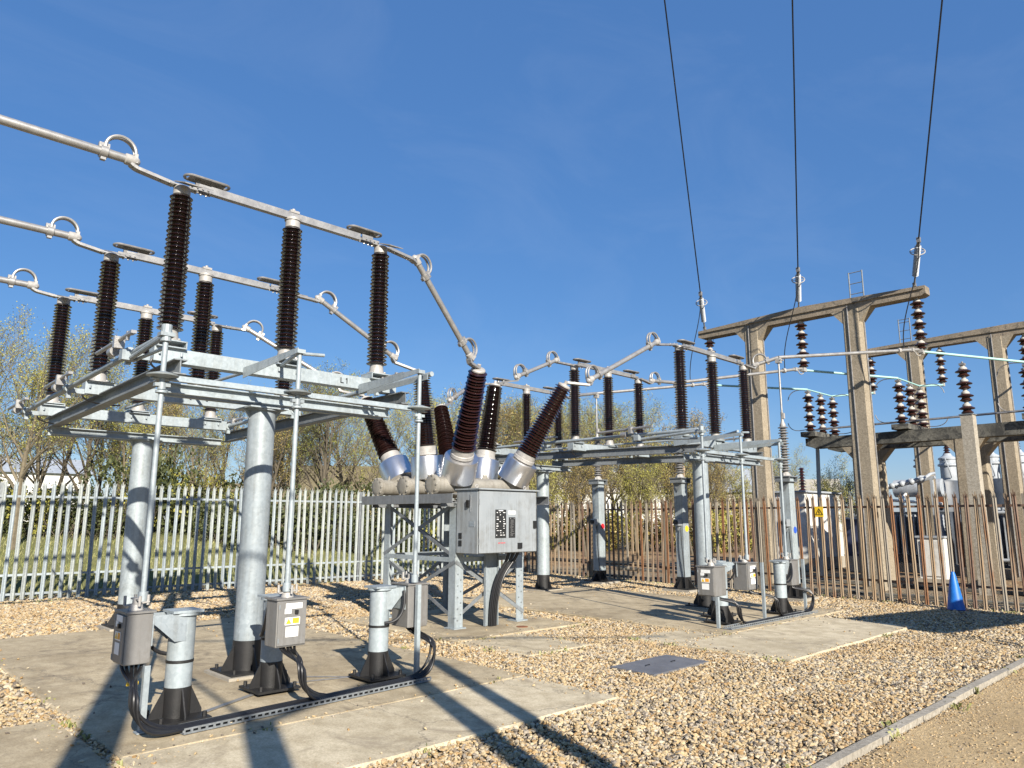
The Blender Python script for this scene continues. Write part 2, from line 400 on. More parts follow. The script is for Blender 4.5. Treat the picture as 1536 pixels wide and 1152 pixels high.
def stone_mat():
    m, nt, b = new_mat("gravel_stone")
    at = nt.nodes.new("ShaderNodeAttribute"); at.attribute_type = 'INSTANCER'; at.attribute_name = "tone"
    st = [(i / len(TONES), c) for i, c in enumerate(TONES)]
    r = ramp(nt, st, 'CONSTANT'); nt.links.new(at.outputs["Fac"], r.inputs[0])
    at2 = nt.nodes.new("ShaderNodeAttribute"); at2.attribute_type = 'INSTANCER'; at2.attribute_name = "warm"
    c = mixc(nt, at2.outputs["Fac"], r.outputs[0], (0.36, 0.23, 0.095))
    n = noise(nt, 40.0, 4, 0.7, coords(nt))
    rn = ramp(nt, [(0.3, (0.7, 0.68, 0.65)), (0.65, (1, 1, 1))]); nt.links.new(n.outputs[0], rn.inputs[0])
    c = mixc(nt, 1.0, c, rn.outputs[0], 'MULTIPLY')
    nt.links.new(c, b.inputs["Base Color"])
    b.inputs["Roughness"].default_value = 0.7
    return m
M['stone_gravel'] = stone_mat()

def sand_mat():
    m, nt, b = new_mat("sandy_hoggin")
    v = coords(nt, True)
    n1 = noise(nt, 0.9, 6, 0.65, v, 0.4); n2 = noise(nt, 35.0, 5, 0.75, v); n3 = noise(nt, 140.0, 3, 0.7, v)
    r1 = ramp(nt, [(0.35, (0.53, 0.385, 0.20)), (0.65, (0.67, 0.50, 0.27))]); nt.links.new(n1.outputs[0], r1.inputs[0])
    r2 = ramp(nt, [(0.3, (0.6, 0.57, 0.52)), (0.6, (1, 1, 1))]); nt.links.new(n2.outputs[0], r2.inputs[0])
    r3 = ramp(nt, [(0.3, (0.7, 0.68, 0.66)), (0.7, (1, 1, 1))]); nt.links.new(n3.outputs[0], r3.inputs[0])
    c = mixc(nt, 1.0, r1.outputs[0], r2.outputs[0], 'MULTIPLY')
    nt.links.new(mixc(nt, 1.0, c, r3.outputs[0], 'MULTIPLY'), b.inputs["Base Color"])
    b.inputs["Roughness"].default_value = 0.95
    bump(nt, b, n2.outputs[0], 0.8, 0.03)
    return m
M['sand'] = sand_mat()

def grass_mat():
    m, nt, b = new_mat("rough_grass")
    v = coords(nt, True)
    n1 = noise(nt, 0.7, 6, 0.7, v, 0.5); n2 = noise(nt, 14.0, 5, 0.75, v)
    r1 = ramp(nt, [(0.3, (0.13, 0.145, 0.045)), (0.55, (0.20, 0.20, 0.075)), (0.75, (0.28, 0.24, 0.12))]); nt.links.new(n1.outputs[0], r1.inputs[0])
    r2 = ramp(nt, [(0.3, (0.5, 0.5, 0.45)), (0.65, (1, 1, 1))]); nt.links.new(n2.outputs[0], r2.inputs[0])
    nt.links.new(mixc(nt, 1.0, r1.outputs[0], r2.outputs[0], 'MULTIPLY'), b.inputs["Base Color"])
    b.inputs["Roughness"].default_value = 0.9
    bump(nt, b, n2.outputs[0], 0.8, 0.05)
    return m
M['grass'] = grass_mat()
M['grass_blade'] = leaf_mat("grass_blades", (0.13, 0.15, 0.04), (0.30, 0.28, 0.11))

# ------------------------------------------------------------------ mesh helpers
Z = Vector((0, 0, 1))
def V(*a): return Vector(a)

def frame_of(d, upv=None):
    d = Vector(d).normalized()
    u = Vector(upv) if upv is not None else (Z if abs(d.z) < 0.95 else Vector((1, 0, 0)))
    x = u.cross(d)
    if x.length < 1e-6:
        x = Vector((0, 1, 0)).cross(d)
    x.normalize()
    y = d.cross(x).normalized()
    return x, y, d

class MB:
    def __init__(self): self.v = []; self.f = []
    def _add(self, vs, fs):
        o = len(self.v)
        self.v += [tuple(p) for p in vs]
        self.f += [tuple(i + o for i in f) for f in fs]
        return self
    def box(self, c, s, ax=None):
        c = Vector(c); hx, hy, hz = s[0] / 2, s[1] / 2, s[2] / 2
        X, Y, Zz = ax if ax else (Vector((1, 0, 0)), Vector((0, 1, 0)), Z)
        vs = [c + X * (sx * hx) + Y * (sy * hy) + Zz * (sz * hz) for sz in (-1, 1) for sy in (-1, 1) for sx in (-1, 1)]
        return self._add(vs, [(0, 2, 3, 1), (4, 5, 7, 6), (0, 1, 5, 4), (2, 6, 7, 3), (0, 4, 6, 2), (1, 3, 7, 5)])
    def bar(self, p0, p1, w, h, upv=None):
        p0, p1 = Vector(p0), Vector(p1)
        x, y, d = frame_of(p1 - p0, upv)
        return self.box((p0 + p1) / 2, (w, h, (p1 - p0).length), (x, y, d))
    def tube(self, p0, p1, r0, r1=None, n=12, cap=True):
        p0, p1 = Vector(p0), Vector(p1); r1 = r0 if r1 is None else r1
        x, y, d = frame_of(p1 - p0)
        vs = []
        for p, r in ((p0, r0), (p1, r1)):
            vs += [p + (x * math.cos(2 * math.pi * i / n) + y * math.sin(2 * math.pi * i / n)) * r for i in range(n)]
        fs = [(i, (i + 1) % n, n + (i + 1) % n, n + i) for i in range(n)]
        if cap: fs += [tuple(range(n - 1, -1, -1)), tuple(range(n, 2 * n))]
        return self._add(vs, fs)
    def pipe(self, p0, p1, r, t, n=16):      # open ended pipe with wall
        p0, p1 = Vector(p0), Vector(p1)
        x, y, d = frame_of(p1 - p0)
        vs = []
        for p, rr in ((p0, r), (p1, r), (p1, r - t), (p0, r - t)):
            vs += [p + (x * math.cos(2 * math.pi * i / n) + y * math.sin(2 * math.pi * i / n)) * rr for i in range(n)]
        fs = []
        for k in range(4):
            a, b = k * n, ((k + 1) % 4) * n
            fs += [(a + i, a + (i + 1) % n, b + (i + 1) % n, b + i) for i in range(n)]
        return self._add(vs, fs)
    def path(self, pts, r, n=8, closed=False, cap=True, flat=None):
        pts = [Vector(p) for p in pts]; m = len(pts); vs = []
        prev = None
        for k, p in enumerate(pts):
            if closed: d = pts[(k + 1) % m] - pts[k - 1]
            else: d = pts[min(k + 1, m - 1)] - pts[max(k - 1, 0)]
            d.normalize()
            if prev is None: x, y, _ = frame_of(d)
            else:
                x = prev - d * prev.dot(d)
                if x.length < 1e-6: x, y, _ = frame_of(d)
                x.normalize(); y = d.cross(x)
            prev = x
            rr = r[k] if isinstance(r, (list, tuple)) else r
            vs += [p + (x * math.cos(2 * math.pi * i / n) + y * math.sin(2 * math.pi * i / n) * (flat or 1.0)) * rr for i in range(n)]
        fs = []
        for k in range(m if closed else m - 1):
            a, b = k * n, ((k + 1) % m) * n
            fs += [(a + i, a + (i + 1) % n, b + (i + 1) % n, b + i) for i in range(n)]
        if cap and not closed: fs += [tuple(range(n - 1, -1, -1)), tuple(range((m - 1) * n, m * n))]
        return self._add(vs, fs)
    def lathe(self, prof, base=(0, 0, 0), d=(0, 0, 1), n=20):
        base = Vector(base); x, y, d = frame_of(d)
        vs = []
        for r, z in prof:
            vs += [base + d * z + (x * math.cos(2 * math.pi * i / n) + y * math.sin(2 * math.pi * i / n)) * r for i in range(n)]
        fs = []
        for k in range(len(prof) - 1):
            a, b = k * n, (k + 1) * n
            fs += [(a + i, a + (i + 1) % n, b + (i + 1) % n, b + i) for i in range(n)]
        fs += [tuple(range(n - 1, -1, -1)), tuple(range((len(prof) - 1) * n, len(prof) * n))]
        return self._add(vs, fs)
    def prism(self, pts, ext):               # planar polygon (3d points, ccw) extruded by vector ext
        pts = [Vector(p) for p in pts]; e = Vector(ext); n = len(pts)
        vs = pts + [p + e for p in pts]
        fs = [tuple(range(n - 1, -1, -1)), tuple(range(n, 2 * n))] + [(i, (i + 1) % n, n + (i + 1) % n, n + i) for i in range(n)]
        return self._add(vs, fs)
    def ibeam(self, p0, p1, w, h, t=0.012):
        p0, p1 = Vector(p0), Vector(p1)
        self.bar(p0 + Z * (h / 2 - t / 2), p1 + Z * (h / 2 - t / 2), w, t)
        self.bar(p0 - Z * (h / 2 - t / 2), p1 - Z * (h / 2 - t / 2), w, t)
        return self.bar(p0, p1, t, h - 2 * t)
    def channel(self, p0, p1, w, h, side, t=0.012):   # web on the 'side' vector
        p0, p1 = Vector(p0), Vector(p1); s = Vector(side)
        self.bar(p0 + Z * (h / 2 - t / 2), p1 + Z * (h / 2 - t / 2), w, t)
        self.bar(p0 - Z * (h / 2 - t / 2), p1 - Z * (h / 2 - t / 2), w, t)
        o = s * (w / 2 - t / 2)
        return self.bar(p0 + o, p1 + o, t, h - 2 * t)
    def angle(self, p0, p1, w, t, a, b):     # L section with legs along vectors a and b
        p0, p1, a, b = Vector(p0), Vector(p1), Vector(a).normalized(), Vector(b).normalized()
        d = (p1 - p0)
        self.prism([p0, p0 + a * w, p0 + a * w + b * t, p0 + a * t + b * t, p0 + a * t + b * w, p0 + b * w], d)
        return self
    def bolt(self, c, d=(0, 0, 1), r=0.014, h=0.014):
        c = Vector(c); d = Vector(d).normalized()
        return self.tube(c, c + d * h, r, r, 6)
    def sphere(self, c, r, n=12, m=8):
        prof = [(max(1e-4, r * math.sin(math.pi * k / m)), -r * math.cos(math.pi * k / m)) for k in range(m + 1)]
        return self.lathe(prof, c, (0, 0, 1), n)
    def mesh(self, name, m, origin=(0, 0, 0), sharp=38.0, flat=False):
        me = bpy.data.meshes.new(name)
        o = Vector(origin)
        me.from_pydata([(p[0] - o.x, p[1] - o.y, p[2] - o.z) for p in self.v], [], self.f)
        me.materials.append(m)
        me.update()
        if not flat:
            me.polygons.foreach_set("use_smooth", [True] * len(me.polygons))
            me.set_sharp_from_angle(angle=math.radians(sharp))
        return me

def link(o):
    col.objects.link(o); return o

def thing(name, label, cat, loc=(0, 0, 0), group=None):
    o = bpy.data.objects.new(name, None)
    o.empty_display_size = 0.2
    o.location = loc; o['label'] = label; o['category'] = cat
    if group: o['group'] = group
    return link(o)

def root_loc(o):
    p = Vector(o.location)
    while o.parent: o = o.parent; p += Vector(o.location)
    return p

def part(name, mb, m, parent, label=None, flat=False, sharp=38.0):
    """mesh part given in WORLD coordinates under an unrotated parent"""
    o = bpy.data.objects.new(name, mb.mesh(name, m, root_loc(parent), sharp, flat))
    o.parent = parent
    if label: o['label'] = label
    return link(o)

def part_mesh(name, me, parent, loc=(0, 0, 0)):
    o = bpy.data.objects.new(name, me); o.parent = parent; o.location = loc
    return link(o)

def single(name, mb, m, label, cat, group=None, origin=None, flat=False):
    vs = np.array(mb.v)
    if origin is None:
        origin = ((vs[:, 0].min() + vs[:, 0].max()) / 2, (vs[:, 1].min() + vs[:, 1].max()) / 2, vs[:, 2].min())
    o = bpy.data.objects.new(name, mb.mesh(name, m, origin, flat=flat))
    o.location = origin; o['label'] = label; o['category'] = cat
    if group: o['group'] = group
    return link(o)

def structure(name, mb, m, flat=False):
    o = bpy.data.objects.new(name, mb.mesh(name, m, flat=flat)); o['kind'] = 'structure'
    return link(o)

def copy_tree(o, parent=None):
    c = o.copy(); col.objects.link(c)
    if parent is not None: c.parent = parent
    for ch in list(o.children): copy_tree(ch, c)
    return c

def arc(c, a, b, r, t0, t1, n=14):
    c, a, b = Vector(c), Vector(a), Vector(b)
    return [c + a * (r * math.cos(t0 + (t1 - t0) * i / n)) + b * (r * math.sin(t0 + (t1 - t0) * i / n)) for i in range(n + 1)]

def bez(p0, p1, p2, p3, n=16):
    p0, p1, p2, p3 = map(Vector, (p0, p1, p2, p3))
    return [p0 * (1 - t) ** 3 + p1 * (3 * t * (1 - t) ** 2) + p2 * (3 * t * t * (1 - t)) + p3 * t ** 3 for t in [i / n for i in range(n + 1)]]

# ================================================================== the setting
def grid_sheet(x0, x1, y0, y1, nx, ny, zf):
    mb = MB()
    vs = [(x0 + (x1 - x0) * i / nx, y0 + (y1 - y0) * j / ny) for j in range(ny + 1) for i in range(nx + 1)]
    mb.v = [(x, y, zf(x, y)) for x, y in vs]
    mb.f = [(j * (nx + 1) + i, j * (nx + 1) + i + 1, (j + 1) * (nx + 1) + i + 1, (j + 1) * (nx + 1) + i) for j in range(ny) for i in range(nx)]
    return mb

def smooth(a, b, x):
    t = min(1.0, max(0.0, (x - a) / (b - a))); return t * t * (3 - 2 * t)

def fence_y(x): return 18.23 - 0.067 * (x - 3.18)
FX0, FX1 = 16.22, 17.02     # brown fence line from (FX0, 1.0) to (FX1, 17.3)
def fence_x(y): return FX0 + (FX1 - FX0) * (y - 1.0) / 16.3

def ground_z(x, y):
    b = smooth(19.2, 28.0, y) * 1.35 * (1.0 - smooth(15.0, 23.0, x))
    b += smooth(45, 110, math.hypot(x, y)) * 1.0
    return -0.06 + b + 0.05 * math.sin(x * 0.9 + 1) * math.cos(y * 0.7) * smooth(19, 24, y)
structure("ground", grid_sheet(-1200, 1500, -1200, 1600, 4, 4, lambda x, y: -0.5), M['grass'])
structure("grass_bank", grid_sheet(-60, 110, 18.6, 110, 90, 60, ground_z), M['grass'])
structure("gravel_bed", MB().box((5.0, 9.5, -0.2), (30, 36, 0.4)), M['gravel_bed'])
structure("compound_gravel", MB().box((38.0, 8.0, -0.22), (44, 60, 0.4)), M['compound'])
structure("sandy_path", grid_sheet(-10, 20, -20, 2.34, 60, 40, lambda x, y: 0.012 + 0.008 * math.sin(3 * x) * math.cos(2.3 * y)), M['sand'])

SLABS = [  # x0, x1, y0, y1, top, material
    (1.86, 5.88, 5.898, 12.6, 0.046, 'slab'), (1.84, 5.84, 4.60, 5.889, 0.0455, 'slab_pale'), (-2.6, 1.79, 4.55, 7.42, 0.032, 'slab'),
    (6.72, 9.32, 8.06, 11.1, 0.055, 'slab'), (6.72, 7.92, 6.68, 8.04, 0.045, 'slab_pale'),
    (8.72, 12.9, 4.30, 5.868, 0.0545, 'slab_pale'), (8.74, 9.98, 5.875, 6.70, 0.042, 'slab_pale'), (10.0, 14.1, 5.88, 12.35, 0.055, 'slab')]
for (x0, x1, y0, y1, t, mk) in SLABS:
    mb = MB()
    n = 14
    pts = []
    def jit(): return random.uniform(-0.012, 0.012)
    for i in range(n): pts.append((x0 + (x1 - x0) * i / n, y0 + jit()))
    for i in range(n): pts.append((x1 + jit(), y0 + (y1 - y0) * i / n))
    for i in range(n): pts.append((x1 - (x1 - x0) * i / n, y1 + jit()))
    for i in range(n): pts.append((x0 + jit(), y1 - (y1 - y0) * i / n))
    cx, cy = (x0 + x1) / 2, (y0 + y1) / 2
    N = len(pts)
    def inset(p, d): return (p[0] + (d if p[0] < cx else -d) * (abs(p[0] - cx) > 0.45 * (x1 - x0)), p[1] + (d if p[1] < cy else -d) * (abs(p[1] - cy) > 0.45 * (y1 - y0)))
    lo = [(p[0], p[1], -0.12) for p in pts]; mid = [(p[0], p[1], t - 0.014) for p in pts]; top = [(*inset(p, 0.014), t) for p in pts]
    mb._add(lo + mid + top, [(i, (i + 1) % N, N + (i + 1) % N, N + i) for i in range(N)] + [(N + i, N + (i + 1) % N, 2 * N + (i + 1) % N, 2 * N + i) for i in range(N)] + [tuple(range(2 * N, 3 * N))])
    structure("concrete_slab", mb, M[mk])

# kerb: edging stones laid end to end
kerb = thing("kerb", "long straight line of pale concrete edging stones between gravel and sandy path", "kerb", (8.0, 2.42, 0))
km = [MB().box((0, 0, 0), (0.905, 0.085, 0.16)) for _ in range(1)][0]
kme = km.mesh("edging_stone", M['kerb'])
for i in range(26):
    o = part_mesh("edging_stone", kme, kerb, (-8.0 + 1.2 + i * 0.915, random.uniform(-0.006, 0.006), -0.028 + random.uniform(-0.006, 0.006)))
    o.rotation_euler = (random.uniform(-0.03, 0.03), random.uniform(-0.004, 0.004), random.uniform(-0.005, 0.005))

# steel cover plate set in the gravel
cp = thing("cover_plate", "flat dark grey steel cover plate lying in the gravel", "cover plate", (7.45, 5.27, 0))
part("plate", MB().box((7.45, 5.27, 0.035), (1.1, 0.60, 0.02)), M['plate'], cp)
part("lifting_handle", MB().path([(7.2, 5.3, 0.045), (7.2, 5.3, 0.056), (7.28, 5.3, 0.056), (7.28, 5.3, 0.045)], 0.005, 6), M['black'], cp)
part("lifting_handle", MB().path([(7.62, 5.24, 0.045), (7.62, 5.24, 0.056), (7.70, 5.24, 0.056), (7.70, 5.24, 0.045)], 0.005, 6), M['black'], cp)

# loose gravel: instanced stones, one object
def blocked(x, y):
    b = np.zeros(len(x), bool)
    for (x0, x1, y0, y1, t, mk) in SLABS:
        e = 0.015
        b |= (x > x0 + e) & (x < x1 - e) & (y > y0 + e) & (y < y1 - e)
    b |= (x > 6.92) & (x < 7.98) & (y > 4.99) & (y < 5.55)
    b |= (y < 2.485)
    return b
def stones():
    P, S, T, W = [], [], [], []
    def scatter(x0, x1, y0, y1, dens, s0, s1, zlo, zhi):
        n = int((x1 - x0) * (y1 - y0) * dens)
        x = rng.uniform(x0, x1, n); y = rng.uniform(y0, y1, n)
        # only what the camera can see, with a margin
        ang = np.degrees(np.arctan2(y, x)) - 46.2
        thin = np.sin(x * 2.1 + 1.3 * np.sin(y * 1.9)) * np.sin(y * 2.6 + np.sin(x * 1.4)) > 0.55
        k = (~blocked(x, y)) & (np.abs(ang) < 41) & (y < fence_y(x) + 0.5) & ~(thin & (rng.random(n) < 0.38))
        x, y = x[k], y[k]
        P.append(np.stack([x, y, rng.uniform(zlo, zhi, len(x))], 1))
        S.append(rng.uniform(s0, s1, len(x)) * (0.8 + 0.5 * rng.random(len(x)) ** 3))
        T.append(rng.random(len(x)))
        w = np.sin(x * 1.3 + np.sin(y * 1.7) * 1.2) * np.sin(y * 1.1 - x * 0.35 + 1.0)
        W.append(np.clip(w * 0.6 + rng.normal(0, 0.2, len(x)), 0, 0.6) * (rng.random(len(x)) > 0.4))
    scatter(0.5, 12.5, 2.3, 8.2, 1350, 0.0145, 0.022, 0.004, 0.032)
    scatter(0.5, 12.5, 2.3, 8.2, 700, 0.006, 0.011, 0.012, 0.036)
    scatter(0.5, 12.5, 2.3, 8.2, 90, 0.024, 0.033, 0.008, 0.02)
    scatter(12.5, 17.2, 2.0, 8.2, 900, 0.017, 0.026, 0.004, 0.03)
    scatter(0.3, 17.2, 8.2, 18.6, 620, 0.021, 0.030, 0.004, 0.03)
    return np.concatenate(P), np.concatenate(S), np.concatenate(T), np.concatenate(W)
def scatter_object(name, P, S, T, W, m, label, subdiv=1, flat=0.62, n_var=5, disp=0.55):
    me = bpy.data.meshes.new(name)
    me.vertices.add(len(P)); me.vertices.foreach_set("co", P.astype(np.float32).ravel())
    for an, arr in (("size", S), ("tone", T), ("warm", W)):
        a = me.attributes.new(an, 'FLOAT', 'POINT'); a.data.foreach_set("value", arr.astype(np.float32))
    me.update()
    o = link(bpy.data.objects.new(name, me))
    o['kind'] = 'stuff'; o['label'] = label
    ng = bpy.data.node_groups.new(name + "_nodes", 'GeometryNodeTree')
    ng.interface.new_socket("Geometry", in_out='INPUT', socket_type='NodeSocketGeometry')
    ng.interface.new_socket("Geometry", in_out='OUTPUT', socket_type='NodeSocketGeometry')
    N, L = ng.nodes, ng.links
    gi, go = N.new("NodeGroupInput"), N.new("NodeGroupOutput")
    g2i = N.new("GeometryNodeGeometryToInstance")
    for k in range(n_var):
        ico = N.new("GeometryNodeMeshIcoSphere"); ico.inputs["Radius"].default_value = 1.0; ico.inputs["Subdivisions"].default_value = subdiv
        sp = N.new("GeometryNodeSetPosition")
        nz = N.new("ShaderNodeTexNoise"); nz.noise_dimensions = '4D'; nz.inputs["W"].default_value = k * 7.3; nz.inputs["Scale"].default_value = 0.9; nz.inputs["Detail"].default_value = 2.0
        po = N.new("GeometryNodeInputPosition"); L.new(po.outputs[0], nz.inputs["Vector"])
        sb = N.new("ShaderNodeVectorMath"); sb.operation = 'SUBTRACT'; sb.inputs[1].default_value = (0.5, 0.5, 0.5); L.new(nz.outputs["Color"], sb.inputs[0])
        sc = N.new("ShaderNodeVectorMath"); sc.operation = 'SCALE'; sc.inputs["Scale"].default_value = disp * 4.0; L.new(sb.outputs[0], sc.inputs[0])
        L.new(ico.outputs[0], sp.inputs["Geometry"]); L.new(sc.outputs[0], sp.inputs["Offset"])
        tr = N.new("GeometryNodeTransform"); tr.inputs["Scale"].default_value = (1.15 + 0.1 * (k % 3), 0.85, flat)
        L.new(sp.outputs[0], tr.inputs["Geometry"])
        sm = N.new("GeometryNodeSetMaterial"); sm.inputs["Material"].default_value = m; L.new(tr.outputs[0], sm.inputs["Geometry"])
        L.new(sm.outputs[0], g2i.inputs[0])
    ip = N.new("GeometryNodeInstanceOnPoints"); ip.inputs["Pick Instance"].default_value = True
    ri = N.new("FunctionNodeRandomValue"); ri.data_type = 'INT'; ri.inputs[5].default_value = n_var - 1
    rr = N.new("FunctionNodeRandomValue"); rr.data_type = 'FLOAT_VECTOR'
    rr.inputs[0].default_value = (-0.6, -0.6, 0.0); rr.inputs[1].default_value = (0.6, 0.6, 6.28)
    na = N.new("GeometryNodeInputNamedAttribute"); na.data_type = 'FLOAT'; na.inputs[0].default_value = "size"
    L.new(gi.outputs[0], ip.inputs["Points"]); L.new(g2i.outputs[0], ip.inputs["Instance"])
    L.new(ri.outputs[2], ip.inputs["Instance Index"]); L.new(rr.outputs[0], ip.inputs["Rotation"]); L.new(na.outputs[0], ip.inputs["Scale"])
    L.new(ip.outputs[0], go.inputs[0])
    md = o.modifiers.new("scatter", 'NODES'); md.node_group = ng
    return o
P, S, T, W = stones()
scatter_object("gravel", P, S, T, W, M['stone_gravel'], "loose tan cream and orange gravel stones between the concrete slabs")
# a few stray stones on slabs and path
n = 420
px = rng.uniform(1.0, 14, n); py = rng.uniform(0.8, 12, n)
k = blocked(px, py) & (np.abs(np.degrees(np.arctan2(py, px)) - 46.2) < 38)
k &= (py < 2.3) | (rng.random(n) < 0.35)
zz = np.where(py < 2.36, 0.018, 0.058)
nn = int(k.sum())
scatter_object("stray_stones", np.stack([px, py, zz], 1)[k], rng.uniform(0.008, 0.02, nn), rng.random(nn), np.zeros(nn), M['stone_gravel'], "stray stones kicked onto the slabs and the sandy path", n_var=3)
sp, ss = [], []
for (x0, x1, y0, y1, t, mk) in SLABS:
    for _ in range(330):
        d = rng.exponential(0.085) + 0.005; e = rng.random()
        q = [(x0 + (x1 - x0) * e, y0 + d), (x1 - d, y0 + (y1 - y0) * e), (x0 + d, y0 + (y1 - y0) * e), (x0 + (x1 - x0) * e, y1 - d)][rng.integers(0, 4)]
        if x0 < q[0] < x1 and y0 < q[1] < y1 and abs(math.degrees(math.atan2(q[1], q[0])) - 46.2) < 40:
            big = rng.random() < 0.3
            sp.append((q[0], q[1], t + (0.006 if big else 0.001))); ss.append(rng.uniform(0.009, 0.016) if big else rng.uniform(0.002, 0.007))
sp = np.array(sp); ss = np.array(ss)
scatter_object("spilled_gravel", sp, ss, rng.random(len(ss)), np.zeros(len(ss)), M['stone_gravel'], "gravel and grit spilled over the edges of the slabs", n_var=3)
n = 9000
px = rng.uniform(3.5, 17, n); py = 2.36 - rng.random(n) ** 1.6 * 2.2
scatter_object("path_grit", np.stack([px, py, np.full(n, 0.014)], 1), rng.uniform(0.004, 0.011, n), rng.random(n), np.full(n, 0.25), M['stone_gravel'], "fine sandy grit on the path beyond the kerb", n_var=3)

mb = MB(); R_ = random.Random(9)
spots = []
for (x0, x1, y0, y1, t, mk) in SLABS:
    for _ in range(7):
        e = R_.random()
        spots.append(R_.choice([(x0 + (x1 - x0) * e, y0 - 0.03), (x1 + 0.03, y0 + (y1 - y0) * e), (x0 - 0.03, y0 + (y1 - y0) * e)]))
for _ in range(46): spots.append((R_.uniform(2, 16.3), fence_y(8) - 0.1 + R_.uniform(-.25, .1)))
for _ in range(40): yy = R_.uniform(2.6, 16); spots.append((fence_x(yy) + R_.uniform(-.2, .05), yy))
for _ in range(24): spots.append((R_.uniform(4, 16), 2.48 + R_.uniform(-.16, .04)))
for (x, y) in spots:
    r = R_.uniform(0.02, 0.07)
    for _ in range(R_.randint(5, 16)):
        a = R_.uniform(0, 6.28); px_, py_ = x + R_.gauss(0, r), y + R_.gauss(0, r); w = R_.uniform(.004, .010); h = R_.uniform(.02, .075); ln = R_.uniform(.01, .05)
        dx, dy = math.cos(a) * w, math.sin(a) * w
        mb._add([(px_ - dx, py_ - dy, 0), (px_ + dx, py_ + dy, 0), (px_ + dx - dy * ln / w * .5, py_ + dy + dx * ln / w * .5, h), (px_ - dx * .3 - dy * ln / w, py_ - dy * .3 + dx * ln / w, h * .9)], [(0, 1, 2, 3)])
o = link(bpy.data.objects.new("weeds", mb.mesh("weeds", M['grass_blade'], flat=True))); o['kind'] = 'stuff'; o['label'] = "small weeds growing along slab edges kerb and fences"

# ------------------------------------------------------------------ palisade fences
def pale_mesh(name, m, h=2.32, w=0.070, blunt=False):
    mb = MB()
    sec = [(-w / 2, 0.0), (-w * 0.27, -0.016), (0, -0.005), (w * 0.27, -0.016), (w / 2, 0.0)]
    t = 0.003
    front = sec; back = [(x, y + t) for x, y in reversed(sec)]
    loop = front + back
    N = len(loop)
    mb._add([(x, y, z) for z in (0.04, h) for x, y in loop], [(i, (i + 1) % N, N + (i + 1) % N, N + i) for i in range(N)])
    mb.f.append(tuple(range(N, 2 * N)))
    # triple-pointed head
    for sx, lean, top in ((-1, -0.012, 0.075), (1, 0.012, 0.075), (0, 0.0, 0.125)):
        cx = sx * w * 0.27; hw = w * (0.2 if sx else 0.17)
        y0 = -0.012 if sx else -0.005
        b0 = (cx - hw, y0, h - 0.002); b1 = (cx + hw, y0, h - 0.002); b2 = (cx + hw, y0 + 0.004, h - 0.002); b3 = (cx - hw, y0 + 0.004, h - 0.002)
        k = 0.35
        t0 = (cx - hw * k + lean, y0 - abs(sx) * 0.012, h + top); t1 = (cx + hw * k + lean, t0[1], h + top); t2 = (t1[0], t0[1] + 0.004, h + top); t3 = (t0[0], t2[1], h + top)
        mb._add([b0, b1, b2, b3, t0, t1, t2, t3], [(0, 1, 5, 4), (1, 2, 6, 5), (2, 3, 7, 6), (3, 0, 4, 7), (4, 5, 6, 7)])
    return mb.mesh(name, m, flat=True)

def fence(name, label, a, b, pitch, mats, post_every, rails, rail_m, post_m, rot, h=2.32, gaps=(), lean=0.006):
    a, b = Vector(a), Vector(b)
    L = (b - a).length; d = (b - a) / L
    nrm = Vector((math.sin(rot), -math.cos(rot), 0))      # towards the viewer
    t = thing(name, label, "fence", ((a + b) / 2))
    meshes = [pale_mesh("pale", m, h, 0.077 if h > 2.2 else 0.076) for m in mats]
    n = int(L / pitch)
    wts = [1.0] * len(meshes)
    for i in range(n + 1):
        p = a + d * (i * pitch) + nrm * 0.032
        o = part_mesh("pale", random.choice(meshes), t, p - t.location + Vector((0, 0, random.uniform(-0.015, 0.015))))
        o.rotation_euler = (random.uniform(-lean, lean), random.uniform(-lean, lean), rot + random.uniform(-0.04, 0.04))
    for z in rails:
        mb = MB()
        mb.angle(a + Z * z, b + Z * z, 0.045, 0.006, -Z if z > 1 else Z, -nrm)
        part("rail", mb, rail_m, t, flat=True)
    k = 0.0
    i = 0
    while k <= L + 0.01:
        p = a + d * k - nrm * 0.08
        mb = MB()
        mb.bar(p + nrm * 0.05, p + nrm * 0.05 + Z * (h + 0.06), 0.1, 0.006, nrm).bar(p - nrm * 0.05, p - nrm * 0.05 + Z * (h + 0.06), 0.1, 0.006, nrm).bar(p, p + Z * (h + 0.06), 0.006, 0.094, nrm)
        part("post", mb, post_m, t, flat=True)
        k += post_every
    return t

gf = fence("palisade_fence", "pale galvanised steel palisade fence with pointed pales along the grass bank", (-2.5, fence_y(-2.5), 0), (16.85, fence_y(16.85), 0), 0.168,
      [M['galv_pale'], M['galv_pale'], M['galv']], 2.75, (2.16, 0.52, 0.14), M['galv'], M['galv_dull'], math.atan2(-0.067, 1.0), 2.36, lean=0.009)
bf = fence("palisade_fence", "rusty brown weathered palisade fence in front of the concrete gantries", (fence_x(0.6), 0.6, 0), (fence_x(17.2), 17.2, 0), 0.17,
      [M['pale_rust'], M['pale_mixed'], M['pale_tan'], M['pale_tan'], M['pale_grey'], M['pale_grey'], M['pale_purple']], 2.75, (1.98, 0.42), M['pale_purple'], M['pale_grey'], math.atan2(16.3, 0.8) - math.pi, 2.12, lean=0.016)
gp = MB().box((17.0, 17.22, 1.3), (0.11, 0.11, 2.6)).box((17.0, 17.22, 2.62), (0.14, 0.14, 0.02))
single("corner_post", gp, M['galv'], "galvanised square corner post where grey and rusty fences meet", "post")

